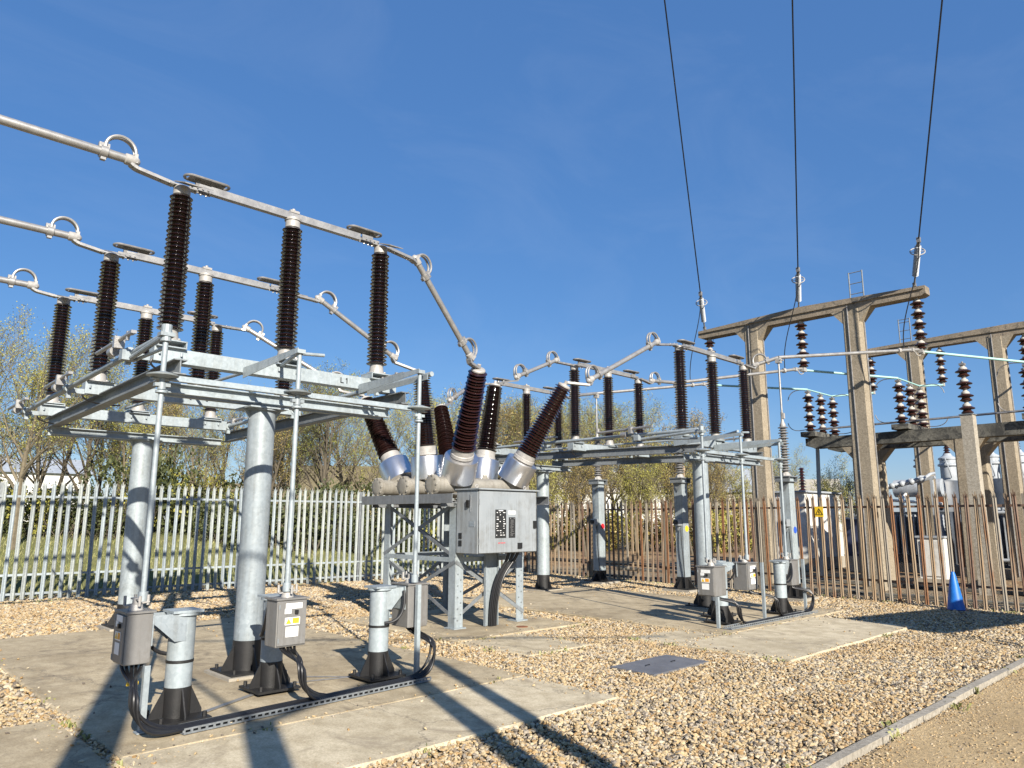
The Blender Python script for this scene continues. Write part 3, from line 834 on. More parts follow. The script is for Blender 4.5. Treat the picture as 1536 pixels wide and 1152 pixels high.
# warning sign on the rusty fence
sy = 7.25
sg = thing("warning_sign", "small yellow triangle warning sign fixed to the rusty fence pales", "sign", (fence_x(sy) - 0.06, sy, 1.75))
part("plate", MB().box((fence_x(sy) - 0.062, sy, 1.86), (0.004, 0.19, 0.225)), M['yellow'], sg, flat=True)
def tri_ring(mb, c, r, w, X, Y, nrm):
    out = [c + X * (r * math.cos(a)) + Y * (r * math.sin(a)) for a in (math.pi / 2, math.pi * 7 / 6, math.pi * 11 / 6)]
    for i in range(3):
        mb.bar(out[i], out[(i + 1) % 3], w, 0.003, nrm)
    return mb
smb = MB()
sc = Vector((fence_x(sy) - 0.0665, sy, 1.842))
tri_ring(smb, sc, 0.09, 0.013, Vector((0, 1, 0)), Z, Vector((1, 0, 0)))
zig = [(0.010, 0.045), (0.028, 0.008), (0.004, 0.010), (0.018, -0.03)]
for i in range(3):
    smb.bar(sc + Vector((0, zig[i][0] - 0.015, zig[i][1])), sc + Vector((0, zig[i + 1][0] - 0.015, zig[i + 1][1])), 0.014, 0.003, Vector((1, 0, 0)))
part("hazard_symbol", smb, M['black'], sg, flat=True)

# blue cone by the rusty fence
cn = thing("traffic_cone", "blue plastic traffic cone standing at the foot of the rusty fence", "cone", (15.95, 4.55, 0))
part("cone", MB().lathe([(0.155, 0.035), (0.15, 0.06), (0.12, 0.25), (0.085, 0.46), (0.05, 0.66), (0.032, 0.72), (0.02, 0.725)], (15.95, 4.55, 0), n=28), M['cone_blue'], cn)
part("base", MB().box((15.95, 4.55, 0.022), (0.40, 0.40, 0.035)), M['black'], cn)

# ================================================================== switchgear
UX, UY = Vector((1, 0, 0)), Vector((0, 1, 0))

def shed_profile(z0, z1, r_core0, r_core1, r_shed0, r_shed1, n, alt=0.0, lip=0.5):
    prof = [(r_core0, z0)]
    p = (z1 - z0) / n
    for i in range(n):
        t = (i + 0.5) / n
        rc = r_core0 + (r_core1 - r_core0) * t
        rs = (r_shed0 + (r_shed1 - r_shed0) * t) * (1 - (alt if i % 2 else 0))
        z = z0 + p * i
        prof += [(rc, z + p * 0.42), (rs * 0.97, z + p * 0.36), (rs, z + p * 0.44), (rs * 0.95, z + p * 0.56), (rc + (rs - rc) * 0.25, z + p * 0.82), (rc, z + p * 0.90)]
    prof.append((r_core1, z1))
    return prof

# shared meshes for the post insulators (local: z=0 at the underside of the base fitting)
base_me = MB().lathe([(0.125, 0), (0.125, 0.018), (0.095, 0.022), (0.085, 0.10), (0.088, 0.13)], n=20)
for k in range(4):
    a = math.pi / 4 + k * math.pi / 2
    base_me.bolt((0.108 * math.cos(a), 0.108 * math.sin(a), 0.018))
base_me = base_me.mesh("insulator_base", M['white_metal'])
post_me = MB().lathe(shed_profile(0.0, 1.0, 0.080, 0.068, 0.135, 0.119, 31, 0.06)).mesh("porcelain_sheds", M['porcelain'], sharp=50)
cap_me = MB().lathe([(0.07, -0.02), (0.072, 0.0), (0.088, 0.005), (0.088, 0.095), (0.075, 0.105)], n=20).mesh("insulator_cap", M['white_metal'])

def post_insulator(x, y, z0, z1, label, group, wide=1.0):
    """z0/z1 = bottom and top of the sheds"""
    t = thing("post_insulator", label, "insulator", (x, y, z0 - 0.12), group)
    a = part_mesh("base_fitting", base_me, t)
    b = part_mesh("porcelain_sheds", post_me, t, (0, 0, 0.12)); b.scale = (wide, wide, z1 - z0)
    c = part_mesh("top_cap", cap_me, t, (0, 0, 0.12 + z1 - z0))
    return t

ROW = ("near", "middle", "far")

def column(parent, x, y, ztop, r, black_h, name="support_column", gus=0.17, plinth=True, n=28):
    part(name, MB().tube((x, y, black_h), (x, y, ztop), r, r, n).tube((x, y, ztop - 0.02), (x, y, ztop), r * 1.25, r * 1.25, n), M['galv'], parent)
    mb = MB().tube((x, y, 0.07), (x, y, black_h), r + 0.003, r + 0.003, n)
    mb.box((x, y, 0.085), (2 * (r + gus), 2 * (r + gus), 0.022))
    for dx, dy in ((1, 0), (-1, 0), (0, 1), (0, -1), ):
        d = Vector((dx, dy, 0)); s = Vector((-dy, dx, 0)) * 0.006
        c = Vector((x, y, 0.094))
        h = min(black_h - 0.1, 0.26)
        mb.prism([c + d * r * 0.9 - s, c + d * (r + gus * 0.95) - s, c + d * (r + gus * 0.95) + Z * 0.03 - s, c + d * (r) + Z * h - s], s * 2)
    for dx in (1, -1):
        for dy in (1, -1):
            mb.bolt((x + dx * (r + gus * 0.6), y + dy * (r + gus * 0.6), 0.096), r=0.018, h=0.04)
    part("bitumen_foot", mb, M['bitumen'], parent)
    if plinth:
        part("plinth", MB().box((x, y, 0.035), (2 * (r + gus) + 0.09, 2 * (r + gus) + 0.09, 0.08)), M['stone'], parent, flat=True)

def conductor(name, label, p0, p1, r, joints, m=None, flip=1.0, group=None):
    """round busbar tube p0 -> p1; joints: list of (end 0/1, terminal point or None)"""
    p0, p1 = Vector(p0), Vector(p1)
    d = (p1 - p0).normalized()
    side = d.cross(Z)
    side = side.normalized() if side.length > 1e-3 else UX
    upn = side.cross(d).normalized() * flip
    if upn.z < 0 and flip > 0: upn = -upn
    t = thing(name, label, "busbar", (p0 + p1) / 2, group)
    part("tube", MB().tube(p0, p1, r, r, 16), M['alum'], t)
    for end, term in joints:
        e = p0 if end == 0 else p1
        inn = d if end == 0 else -d
        # rounded end boot
        mb = MB().lathe([(r * 1.02, -0.10), (r * 1.28, -0.09), (r * 1.3, -0.02), (r * 1.1, 0.025), (r * 0.5, 0.05), (0.004, 0.055)], e, -inn, 16)
        part("end_boot", mb, M['white_metal'], t)
        c = e + inn * 0.30
        mb = MB().tube(c - inn * 0.035, c + inn * 0.035, r * 1.45, r * 1.45, 16)
        mb.box(c + upn * (r * 1.45), (0.10, 0.05, 0.05), (d, side, upn))
        mb.box(c - upn * (r * 1.5), (0.05, 0.05, 0.04), (d, side, upn))
        part("tube_clamp", mb, M['alum'], t)
        mb = MB()
        R_ = 0.145
        cc = e + inn * 0.145 + upn * (r * 1.2 + 0.015)
        for s in (-0.028, 0.028):
            pts = [cc + side * s + inn * R_ - upn * 0.06] + arc(cc + side * s, inn, upn, R_, 0, math.pi, 18) + [cc + side * s - inn * R_ - upn * 0.06]
            mb.path(pts, 0.017, 8)
        part("flexible_loop", mb, M['alum'], t)
        mb = MB().box(cc - inn * R_ - upn * 0.05, (0.035, 0.10, 0.10), (d, side, upn)).box(cc + inn * R_ - upn * 0.05, (0.05, 0.10, 0.06), (d, side, upn))
        part("loop_clamp", mb, M['white_metal'], t)
        if term is not None:
            term = Vector(term)
            s = e - upn * (r * 0.9) + inn * 0.04
            mid = s.lerp(term, 0.35); mid.z = min(s.z, term.z) - 0.01 if abs(d.z) < 0.4 else mid.z - 0.03
            k1 = s - inn * 0.07 - upn * 0.035
            q = [s, s - inn * 0.03 - upn * 0.02, k1] + [k1.lerp(term, (i_ + 1) / 8) for i_ in range(8)]
            mb = MB()
            for i in range(len(q) - 1):
                mb.bar(q[i], q[i + 1], 0.09, 0.034, Z)
            for i in (7, 9):
                mb.bolt(q[i] - Z * 0.03, (0, 0, 1), 0.012, 0.06)
            part("terminal_strap", mb, M['alum'], t)
    return t

def switch_blade(xa, xc, xb, y, z, label, hoods=True):
    """rotating blade lying along X between the outer posts, with contact jaws and corona hoods at both ends"""
    t = thing("switch_blade", label, "switch blade", (xc, y, z))
    a, b = Vector((xa + 0.30, y, z + 0.005)), Vector((xb - 0.34, y, z - 0.005))
    part("blade", MB().bar(a, b, 0.075, 0.085, Z), M['alum'], t)
    part("hub", MB().tube((xc, y, z - 0.06), (xc, y, z - 0.03), 0.10, 0.10, 16).box((xc, y, z + 0.055), (0.12, 0.09, 0.03)).bolt((xc, y, z + 0.07), r=0.02, h=0.03), M['white_metal'], t)
    for x, s in ((xa, 1), (xb, -1)):
        mb = MB()
        mb.box((x, y, z - 0.045), (0.30, 0.10, 0.016))
        for o in (-0.045, 0.045):
            mb.box((x + s * 0.19, y + o, z - 0.02), (0.26, 0.014, 0.045)).box((x + s * 0.24, y + o, z + 0.02), (0.16, 0.012, 0.03))
        for q in (0.08, 0.14, 0.20, 0.26):
            mb.bolt((x + s * q, y - 0.052, z - 0.02), (0, -1, 0), 0.012, 0.015)
            mb.bolt((x + s * q, y, z - 0.075), (0, 0, 1), 0.012, 0.02)
        part("contact_jaw", mb, M['alum'], t)
        c = Vector((x + s * 0.26, y, z + 0.10))
        pts = arc(c + UX * 0.17, UX, UY, 0.075, -math.pi / 2, math.pi / 2, 10) + arc(c - UX * 0.17, UX, UY, 0.075, math.pi / 2, 3 * math.pi / 2, 10)
        h = MB().path(pts, 0.016, 8, closed=True)
        h.box(c + Z * 0.0, (0.40, 0.12, 0.010)).box(c - Z * 0.05 - UX * s * 0.1, (0.05, 0.03, 0.09))
        part("corona_hood", h, M['alum_dark'], t)
        # slanting earth-contact plates on the outside
        e = MB()
        c2 = Vector((x - s * 0.02, y, z - 0.05))
        for dy in (-1,):
            q = c2 + UY * dy * 0.10
            e.prism([q + UX * (-0.10), q + UX * 0.10, q + UX * 0.16 + UY * dy * 0.16 - Z * 0.05, q - UX * 0.04 + UY * dy * 0.16 - Z * 0.05], Z * 0.012)
        part("earth_contact", e, M['alum_dark'], t)
    return t

def drive_unit(cx, cy, ch, bx, by, bz0, bz1, face, label_c, label_b, box_w, box_d, shield='-Y', stickers=True, rod_top=3.0, strip=None, who="left"):
    """short galvanised column with a bracket, and a motor drive box hung on it"""
    t = thing("drive_pedestal", label_c, "pedestal", (cx, cy, 0.04), who + " drive pedestals")
    column(t, cx, cy, ch, 0.105, 0.33, "pedestal_column", 0.11, False, 22)
    part("cap_plate", MB().box((cx, cy, ch + 0.012), (0.25, 0.25, 0.02)), M['galv'], t)
    d = Vector((bx - cx, by - cy, 0)); L = d.length; d.normalize(); s = Vector((-d.y, d.x, 0))
    mb = MB()
    reach = max(0.14, L - min(box_w, box_d) / 2)
    for o in (-0.10, 0.10):
        c = Vector((cx, cy, 0)) + s * o
        mb.prism([c + Z * (ch + 0.0) + d * 0.0, c + d * reach + Z * ch, c + d * reach + Z * (ch - 0.05), c + d * 0.09 + Z * (ch - 0.22), c + Z * (ch - 0.22)], s * 0.008)
    mb.box(Vector((cx, cy, ch - 0.11)) + d * (reach - 0.006), (0.012, 0.26, 0.24), (d, s, Z))
    part("bracket", mb, M['galv'], t)
    part("cable_hose", MB().path(bez(Vector((cx, cy, ch - 0.03)) + d * reach * 0.9 - s * 0.13, Vector((cx, cy, ch - 0.22)) + d * reach * 0.95 - s * 0.16, Vector((cx, cy, ch - 0.36)) + d * 0.18 - s * 0.15, Vector((cx, cy, ch - 0.35)) - s * 0.118, 12), 0.016, 8), M['cable'], t)
    part("band_clip", MB().lathe([(0.107, 0), (0.110, 0.002), (0.110, 0.022), (0.107, 0.024)], (cx, cy, ch - 0.40), n=22), M['bitumen'], t)
    # drive box
    b = thing("drive_box", label_b, "drive box", (bx, by, bz0), who + " motor drive boxes")
    mb = MB().box((bx, by, (bz0 + bz1) / 2), (box_w, box_d, bz1 - bz0))
    bm_obj = part("housing", mb, M['box_grey'], b, flat=True)
    md = bm_obj.modifiers.new("edge", 'BEVEL'); md.width = 0.008; md.segments = 2; md.limit_method = 'ANGLE'
    f = {'-Y': Vector((0, -1, 0)), '-X': Vector((-1, 0, 0)), '+X': UX}[face]
    fs = Vector((-f.y, f.x, 0))          # sideways on that face
    half = (box_d if abs(f.y) else box_w) / 2
    wide = box_w if abs(f.y) else box_d
    fc = Vector((bx, by, (bz0 + bz1) / 2)) + f * half
    dr = part("door", MB().box(fc + f * 0.007, (0.014, wide - 0.02, bz1 - bz0 - 0.03), (f, fs, Z)), M['box_grey'], b, flat=True)
    md = dr.modifiers.new("edge", 'BEVEL'); md.width = 0.004; md.segments = 2
    mb = MB().tube(fc + f * 0.012 - fs * (wide * 0.5 - 0.02) + Z * 0.13, fc + f * 0.012 - fs * (wide * 0.5 - 0.02) + Z * 0.17, 0.008)
    mb.tube(fc + f * 0.012 - fs * (wide * 0.5 - 0.02) - Z * 0.17, fc + f * 0.012 - fs * (wide * 0.5 - 0.02) - Z * 0.13, 0.008)
    part("hinge", mb, M['galv_dull'], b)
    part("lid", MB().box((bx, by, bz1 + 0.008), (box_w + 0.03, box_d + 0.03, 0.016)), M['box_grey'], b, flat=True)
    if stickers:
        o = f * 0.016
        part("name_label", MB().box(fc + o + Z * 0.155 + fs * 0.01, (0.002, wide * 0.55, 0.05), (f, fs, Z)).box(fc + o + Z * 0.11 + fs * (-wide * 0.16), (0.002, wide * 0.22, 0.045), (f, fs, Z)), M['white'], b, flat=True)
        part("padlock", MB().box(fc + o + Z * 0.10 + fs * 0.035 + f * 0.008, (0.02, 0.03, 0.035), (f, fs, Z)), M['black'], b)
        w = part("warning_label", MB().box(fc + o + Z * 0.02, (0.002, wide * 0.50, 0.065), (f, fs, Z)), M['white'], b, flat=True)
        part("orange_print", MB().box(fc + o + f * 0.0015 + Z * 0.022 + fs * (wide * 0.11), (0.0015, wide * 0.22, 0.05), (f, fs, Z)), M['orange'], w, flat=True)
        a = fc + o + f * 0.0015 + Z * 0.02 - fs * (wide * 0.13)
        part("yellow_triangle", MB().prism([a - fs * 0.028 - Z * 0.024, a + fs * 0.028 - Z * 0.024, a + Z * 0.026], f * 0.0015), M['yellow'], w, flat=True)
        part("lower_label", MB().box(fc + o - Z * 0.075, (0.002, wide * 0.42, 0.09), (f, fs, Z)), M['white'], b, flat=True)
    # gear head and coupling on the lid
    mb = MB().tube((bx, by, bz1 + 0.012), (bx, by, bz1 + 0.06), 0.06, 0.05, 14).tube((bx, by, bz1 + 0.06), (bx, by, bz1 + 0.11), 0.03, 0.03, 12)
    mb.bar((bx - 0.09, by, bz1 + 0.055), (bx + 0.10, by, bz1 + 0.075), 0.03, 0.012).bar((bx, by - 0.09, bz1 + 0.10), (bx, by + 0.10, bz1 + 0.10), 0.03, 0.012)
    for dx, dy in ((-0.08, 0.02), (0.09, 0.0), (0.0, -0.08), (0.02, 0.09)):
        mb.bolt((bx + dx, by + dy, bz1 + 0.05), (0.2 * dx, dy, 1), 0.012, 0.08)
    part("gear_head", mb, M['white_metal'], b)
    # black cables out of the underside, gathering and bending into the tray
    return t, b

def cable_bundle(name, label, paths, r=0.013):
    xs = [Vector(p[0]) for p in paths]
    t = thing(name, label, "cables", xs[0])
    for p in paths:
        part("cable", MB().path(p, r, 8), M['cable'], t)
    return t

def isolator(who, side_word, xs, Y, zb, zt, zc, dz, cols, vb0, vb1, rods, rod_y, xl, xr):
    """support frame with two columns, cross beams, three phase beams; nine posts; blades; vertical drive rods"""
    t = thing("isolator_frame", "galvanised steel support frame of the %s isolator on two thick round columns" % side_word, "support frame", ((xl + xr) / 2, Y[1], 0.04), "isolator frames")
    for (x, y) in cols:
        column(t, x, y, zc - 0.02, 0.15, 0.40, gus=0.13)
    for (x, y), j in zip(cols, (0, 2)):
        q = dz[j] * 0.6
        mb = MB()
        for o in (-0.11, 0.11):
            mb.channel((xs[j][0] + 0.03, y + o, zc + 0.045 + q), (xs[j][2] + 0.22, y + o, zc + 0.045 + q), 0.07, 0.11, UY * (1 if o < 0 else -1))
        mb.box((x, y, zc - 0.013), (0.46, 0.40, 0.016))
        for sx in (-1, 1):
            mb.prism([(x + sx * 0.15, y - 0.006, zc - 0.02), (x + sx * 0.23, y - 0.006, zc - 0.02), (x + sx * 0.15, y - 0.006, zc - 0.14)], (0, 0.012, 0))
        part("column_beam", mb, M['galv'], t, flat=True)
    # two long cross beams running along Y
    for (a, b) in (vb0, vb1):
        mb = MB().ibeam((a[0], a[1], zc + 0.185 + dz[0]), (b[0], b[1], zc + 0.185 + dz[2]), 0.13, 0.155)
        part("cross_beam", mb, M['galv_dull'], t, flat=True)
    ph = []
    for j in range(3):
        y = Y[j]; x0, x1 = xs[j][0] - 0.16, xs[j][2] + 0.26
        z = zc + 0.345 + dz[j]
        mb = MB().channel((x0, y, z), (x1, y, z), 0.16, 0.15, -UY)
        mb.box((x0 + 0.004, y, z), (0.008, 0.15, 0.125)).box((x1 - 0.004, y, z), (0.008, 0.15, 0.125))
        bm_ = part("phase_beam", mb, M['galv'], t, flat=True)
        ph.append(bm_)
        if who == "left" and j == 0:
            lt = MB(); lx = xs[0][2] - 0.56; yy = y - 0.0815
            lt.box((lx, yy, z), (0.012, 0.002, 0.07)).box((lx + 0.022, yy, z - 0.029), (0.035, 0.002, 0.012))
            lt.box((lx + 0.085, yy, z), (0.012, 0.002, 0.07)).bar((lx + 0.068, yy, z + 0.018), (lx + 0.083, yy, z + 0.033), 0.010, 0.002, UY)
            part("lettering", lt, M['black'], bm_, flat=True)
        for k in range(3):
            x = xs[j][k]
            mb = MB().box((x, y, zc + 0.425 + dz[j]), (0.30, 0.26, 0.012))
            top = zb[j][k] - 0.12
            mb.box((x, y, top - 0.006), (0.30, 0.26, 0.012))
            for sx in (-0.142, 0.142):
                mb.box((x + sx, y, (zc + 0.425 + dz[j] + top) / 2), (0.012, 0.26, max(0.02, top - zc - 0.425 - dz[j] - 0.014)))
            for bx_, by_ in ((0.11, 0.1), (-0.11, 0.1), (0.11, -0.1), (-0.11, -0.1)):
                mb.bolt((x + bx_, y + by_, zc + 0.40 + dz[j] - 0.02), (0, 0, -1), 0.012, 0.04)
            part("insulator_stool", mb, M['galv'], t, flat=True)
        # small control cable clipped under the beam end
        part("control_cable", MB().path(bez((x0 + 0.05, y - 0.05, z - 0.02), (x0 - 0.12, y - 0.06, z - 0.12), (x0 + 0.05, y - 0.05, z - 0.22), (x0 + 0.45, y + 0.05, z - 0.17)), 0.011, 6), M['cable'], t)
    # three vertical rod stations carried out towards the viewer
    zr = zc - 0.06
    mb = MB().angle((rods[0] - 0.08, rod_y + 0.06, zr), (rods[2] + 0.12, rod_y + 0.06, zr), 0.06, 0.008, Z, -UY)
    part("rod_support_rail", mb, M['galv'], t, flat=True)
    for i, x in enumerate(rods):
        zz = zc + (0.29 if i else 0.26) + dz[0]
        yb = Y[0] - 0.10
        if i == 0:
            mb = MB().tube((x + 0.05, yb, zz - 0.03), (x + 0.02, rod_y, zz + 0.02), 0.025, 0.025, 10).tube((x + 0.12, yb, zz - 0.02), (x + 0.02, rod_y + 0.1, zz - 0.10), 0.018, 0.018, 8)
            mb.box((x, rod_y, zz + 0.0), (0.12, 0.10, 0.035)).tube((x, rod_y, zz - 0.06), (x, rod_y, zz + 0.09), 0.045, 0.045, 12).box((x + 0.03, yb - 0.05, zz + 0.0), (0.14, 0.10, 0.10))
        else:
            mb = MB().prism([(x - 0.05, yb, zz - 0.09), (x - 0.05, rod_y - 0.05, zz + 0.0), (x - 0.05, rod_y - 0.05, zz + 0.05), (x - 0.05, yb, zz + 0.03)], (0.008, 0, 0))
            if i == 2: mb.prism([(x + 0.07, yb, zz - 0.09), (x + 0.07, rod_y - 0.05, zz - 0.06), (x + 0.07, rod_y - 0.05, zz + 0.0), (x + 0.07, yb, zz - 0.03)], (0.008, 0, 0))
            mb.box((x, rod_y - 0.01, zz + 0.02), (0.08, 0.07, 0.04))
        part("rod_bracket", mb, M['galv'], t, flat=True)
        mb = MB().lathe([(0.045, -0.03), (0.13, -0.012), (0.135, 0.0), (0.09, 0.012), (0.03, 0.03)], (x, rod_y, zr + 0.04), n=22)
        mb.box((x, rod_y, zr - 0.05), (0.13, 0.05, 0.03)).tube((x, rod_y, zr - 0.09), (x, rod_y, zr - 0.03), 0.035, 0.035, 12)
        part("rod_bearing", mb, M['galv'], t)
        if i != 1:
            # earthing-switch shaft along the frame, with cranks at each phase
            sx = x + (0.06 if i == 0 else 0.25)
            mb = MB().tube((sx, rod_y + 0.1, zz + 0.05), (sx, Y[2] + 0.25, zz + 0.05 + dz[2] - dz[0]), 0.030, 0.030, 12)
            for j in range(3):
                q = Vector((sx, Y[j] - 0.05, zz + 0.05 + dz[j] - dz[0]))
                mb.tube(q - UY * 0.04, q + UY * 0.04, 0.055, 0.055, 12).box(q + UX * (0.10 if i == 0 else -0.10) - Z * 0.02, (0.20, 0.03, 0.06)).box(q - Z * 0.07, (0.05, 0.05, 0.10))
            part("earth_switch_shaft", mb, M['galv'], t)
            # folded earthing arm
            for j in range(3):
                mb = MB()
                q = Vector((sx - 0.10 if i == 0 else sx + 0.10, Y[j] - 0.45, zz + 0.17 + dz[j] - dz[0]))
                mb.tube(q, q + UY * 1.15 - Z * 0.02, 0.022, 0.022, 10).box(q + UY * 0.40 - Z * 0.03, (0.10, 0.06, 0.12))
                mb.box(q - UY * 0.0, (0.05, 0.12, 0.03)).box(q + UY * 0.12 - Z * 0.01, (0.03, 0.03, 0.09)).tube(q + UY * 0.5 - Z * 0.10, q + UY * 0.62 - Z * 0.10, 0.05, 0.05, 12)
                part("earthing_arm", mb, M['alum'], t)
    # linkage under the centre posts
    xc = [xs[j][1] for j in range(3)]
    mb = MB().tube((rods[1] + 0.02, rod_y + 0.05, zc + 0.40), (xc[0] - 0.05, Y[0], zc + 0.50), 0.022, 0.022, 10)
    mb.tube((xc[0] - 0.18, Y[0], zc + 0.50), (xc[2] - 0.18, Y[2], zc + 0.45), 0.020, 0.020, 10)
    mb.tube((rods[1] + 0.02, rod_y - 0.02, zc + 0.37), (rods[1] + 0.26, rod_y - 0.02, zc + 0.39), 0.018, 0.018, 10)
    part("linkage_rod", mb, M['galv'], t)
    for i, x in enumerate(rods):
        nm = ("left", "middle", "right")[i]
        rod = MB().tube((x, rod_y, 1.04), (x, rod_y, zc + (0.33 if i else 0.31) + dz[0]), 0.023, 0.023, 14)
        rod.tube((x, rod_y, 1.02), (x, rod_y, 1.10), 0.04, 0.04, 12).tube((x, rod_y, zr - 0.12), (x, rod_y, zr - 0.10), 0.05, 0.05, 12)
        single("drive_rod", rod, M['galv'], "thin vertical galvanised drive rod, %s one of three on the %s isolator" % (nm, side_word), "rod", "%s drive rods" % who)
    for j in range(3):
        for k in range(3):
            pos = (("left end" if k == 0 else "centre" if k == 1 else "right end"))
            post_insulator(xs[j][k], Y[j], zb[j][k], zt[j][k], "brown ribbed post insulator at the %s of the %s row on the %s isolator" % (pos, ROW[j], side_word), who + " isolator post insulators")
        zbl = [zt[j][k] + 0.15 for k in range(3)]
        switch_blade(xs[j][0], xs[j][1], xs[j][2], Y[j], sum(zbl) / 3, "straight aluminium switch blade bridging the posts of the %s row on the %s isolator" % (ROW[j], side_word))
    return t

LXS = ((2.60, 3.915, 5.185), (2.535, 3.76, 5.03), (2.52, 3.71, 4.865))
LY = (7.95, 10.2, 12.5)
LZB = ((3.65,) * 3, (3.50,) * 3, (3.49,) * 3)
LZT = ((5.17,) * 3, (4.98,) * 3, (4.89,) * 3)
isolator("left", "left-hand", LXS, LY, LZB, LZT, 2.95, (0.08, 0.0, -0.04), ((3.73, 8.06), (3.87, 12.6)),
         ((2.62, 7.60), (2.58, 12.85)), ((5.42, 7.62), (5.30, 12.85)), (2.15, 3.43, 4.92), 6.65, 2.3, 5.5)
RXS = ((12.22, 13.42, 14.72), (11.63, 12.77, 13.90), (11.38, 12.48, 13.61))
RZB = ((3.42,) * 3, (3.41,) * 3, (3.50,) * 3)
RZT = ((4.98, 4.93, 4.94), (4.83,) * 3, (4.69,) * 3)
isolator("right", "right-hand", RXS, LY, RZB, RZT, 2.83, (0.02, 0.01, 0.06), ((12.68, 7.88), (12.92, 12.39)),
         ((12.30, 7.60), (11.55, 12.85)), ((14.75, 7.62), (13.75, 12.85)), (10.55, 11.80, 13.23), 6.5, 12.0, 14.9)

# ---- incoming tubes on the left
for j, (jx, jz) in enumerate(((2.10, 5.40), (2.12, 5.20), (2.13, 5.10))):
    conductor("busbar_tube", "long aluminium busbar tube reaching the %s row of the left-hand isolator from outside the frame" % ROW[j], (-7.0, LY[j], jz + 0.03), (jx, LY[j], jz), 0.046,
              [(1, (LXS[j][0] - 0.1, LY[j], LZT[j][0] + 0.105))], group="incoming busbar tubes")

# ---- drive pedestals and boxes, left group
drive_unit(2.46, 6.57, 0.92, 2.08, 6.58, 0.56, 0.95, '-X', "short galvanised pedestal with black foot holding the leftmost drive box", "grey motor drive box with stickers on its left side, nearest to the left picture edge", 0.20, 0.27, strip=None)
drive_unit(3.53, 7.08, 0.93, 3.45, 6.67, 0.53, 0.95, '-Y', "short galvanised pedestal half hidden behind the stickered drive box in front of the thick column", "grey motor drive box with stickers facing the viewer beside the thick near column", 0.30, 0.22)
drive_unit(4.60, 6.83, 0.97, 4.97, 6.80, 0.55, 0.99, '+X', "short galvanised pedestal with black flared foot left of the plain drive box", "plain grey drive box seen from behind between pedestal and circuit breaker legs", 0.26, 0.30, stickers=False)
def tray(name, label, a, b, w=0.16):
    a, b = Vector(a), Vector(b); d = (b - a).normalized(); s = Vector((-d.y, d.x, 0)); L = (b - a).length
    t = thing(name, label, "cable tray", (a + b) / 2)
    for o in (-w / 2, w / 2):
        mb = MB()
        n = int(L / 0.06)
        c0 = a + s * o
        mb.bar(c0 + Z * 0.004, c0 + d * L + Z * 0.004, 0.003, 0.014, Z); mb.bar(c0 + Z * 0.036, c0 + d * L + Z * 0.036, 0.003, 0.014, Z)
        for i in range(n + 1):
            mb.bar(c0 + d * (L * i / n - 0.011) + Z * 0.02, c0 + d * (L * i / n + 0.011) + Z * 0.02, 0.0025, 0.020, Z)
        part("perforated_side", mb, M['galv_dull'], t, flat=True)
    part("tray_base", MB().bar(a + Z * -0.002, b + Z * -0.002, w - 0.01, 0.004, Z), M['galv_dull'], t, flat=True)
    return t
tray("cable_tray", "perforated galvanised cable tray with black cables lying on the near slab", (2.36, 6.20, 0.056), (4.92, 6.42, 0.056))
tray("cable_tray", "perforated galvanised cable tray at the pedestals of the right-hand isolator", (10.35, 6.08, 0.062), (13.35, 6.10, 0.062), 0.14)
def drop(bx, by, bz, tx, ty, ex, ey, n=4, sp=0.022, zt=0.078):
    out = []
    dirx = 1 if ex > tx else -1
    for i in range(n):
        o = (i - (n - 1) / 2) * sp
        k = 0.03 * i
        low = Vector((tx - dirx * 0.02 * (i % 3), ty + o, zt + 0.24 + 0.02 * i))
        p = bez((bx + o * 1.8, by + 0.02 * (i % 2), bz), (bx + o * 1.2, by, bz - 0.12), low + Z * 0.15, low, 8)
        q = bez(low, low - Z * 0.14, Vector((tx + dirx * (0.06 + k * 0.4), ty + o, zt + 0.004 * i)), Vector((tx + dirx * (0.24 + k), ty + o, zt + 0.004 * i)), 8)[1:]
        e0 = q[-1]
        r_ = [Vector((e0.x + (ex - e0.x) * m / 6, e0.y + (ey + o - e0.y) * m / 6 + 0.006 * math.sin(m * 2 + i), zt + 0.004 * i)) for m in range(1, 7)] if abs(ex - tx) > 0.45 else []
        out.append(p + q + r_)
    return out
cable_bundle("cable_bundle", "black cables curving down from the leftmost drive box into the near tray", drop(2.07, 6.52, 0.56, 2.02, 6.20, 4.75, 6.42, 5))
g = MB()
for i in range(3): g.tube((2.05 + 0.03 * i, 6.50, 0.40), (2.05 + 0.03 * i, 6.497, 0.425), 0.016, 0.016, 8)
single("cable_markers", g, M['yellow'], "small yellow cable markers clipped round the cables under the leftmost drive box", "cable marker")
cable_bundle("cable_bundle", "black cables hanging below the stickered drive box beside the thick near column", drop(3.45, 6.62, 0.55, 3.45, 6.30, 4.7, 6.40, 5))
cable_bundle("cable_bundle", "black cables dropping behind the bar under the plain rear-facing drive box", drop(4.97, 6.78, 0.57, 5.03, 6.45, 4.6, 6.42, 4))
for (x, y, zt_, lab) in ((2.13, 6.40, 0.55, "flat galvanised bar standing under the leftmost drive box"), (4.90, 6.56, 1.0, "slim galvanised bar standing upright in front of the plain drive box")):
    single("cable_support_bar", MB().angle((x, y, 0.05), (x, y, zt_), 0.045, 0.006, UX, UY).box((x + 0.02, y + 0.02, 0.056), (0.09, 0.09, 0.010)), M['galv'], lab, "support bar")
single("earthing_strip", MB().bar((2.62, 6.62, 0.056), (3.40, 7.06, 0.056), 0.05, 0.006, Z), M['alum'], "flat bright metal strip on the slab from the first pedestal to the second", "metal strip")
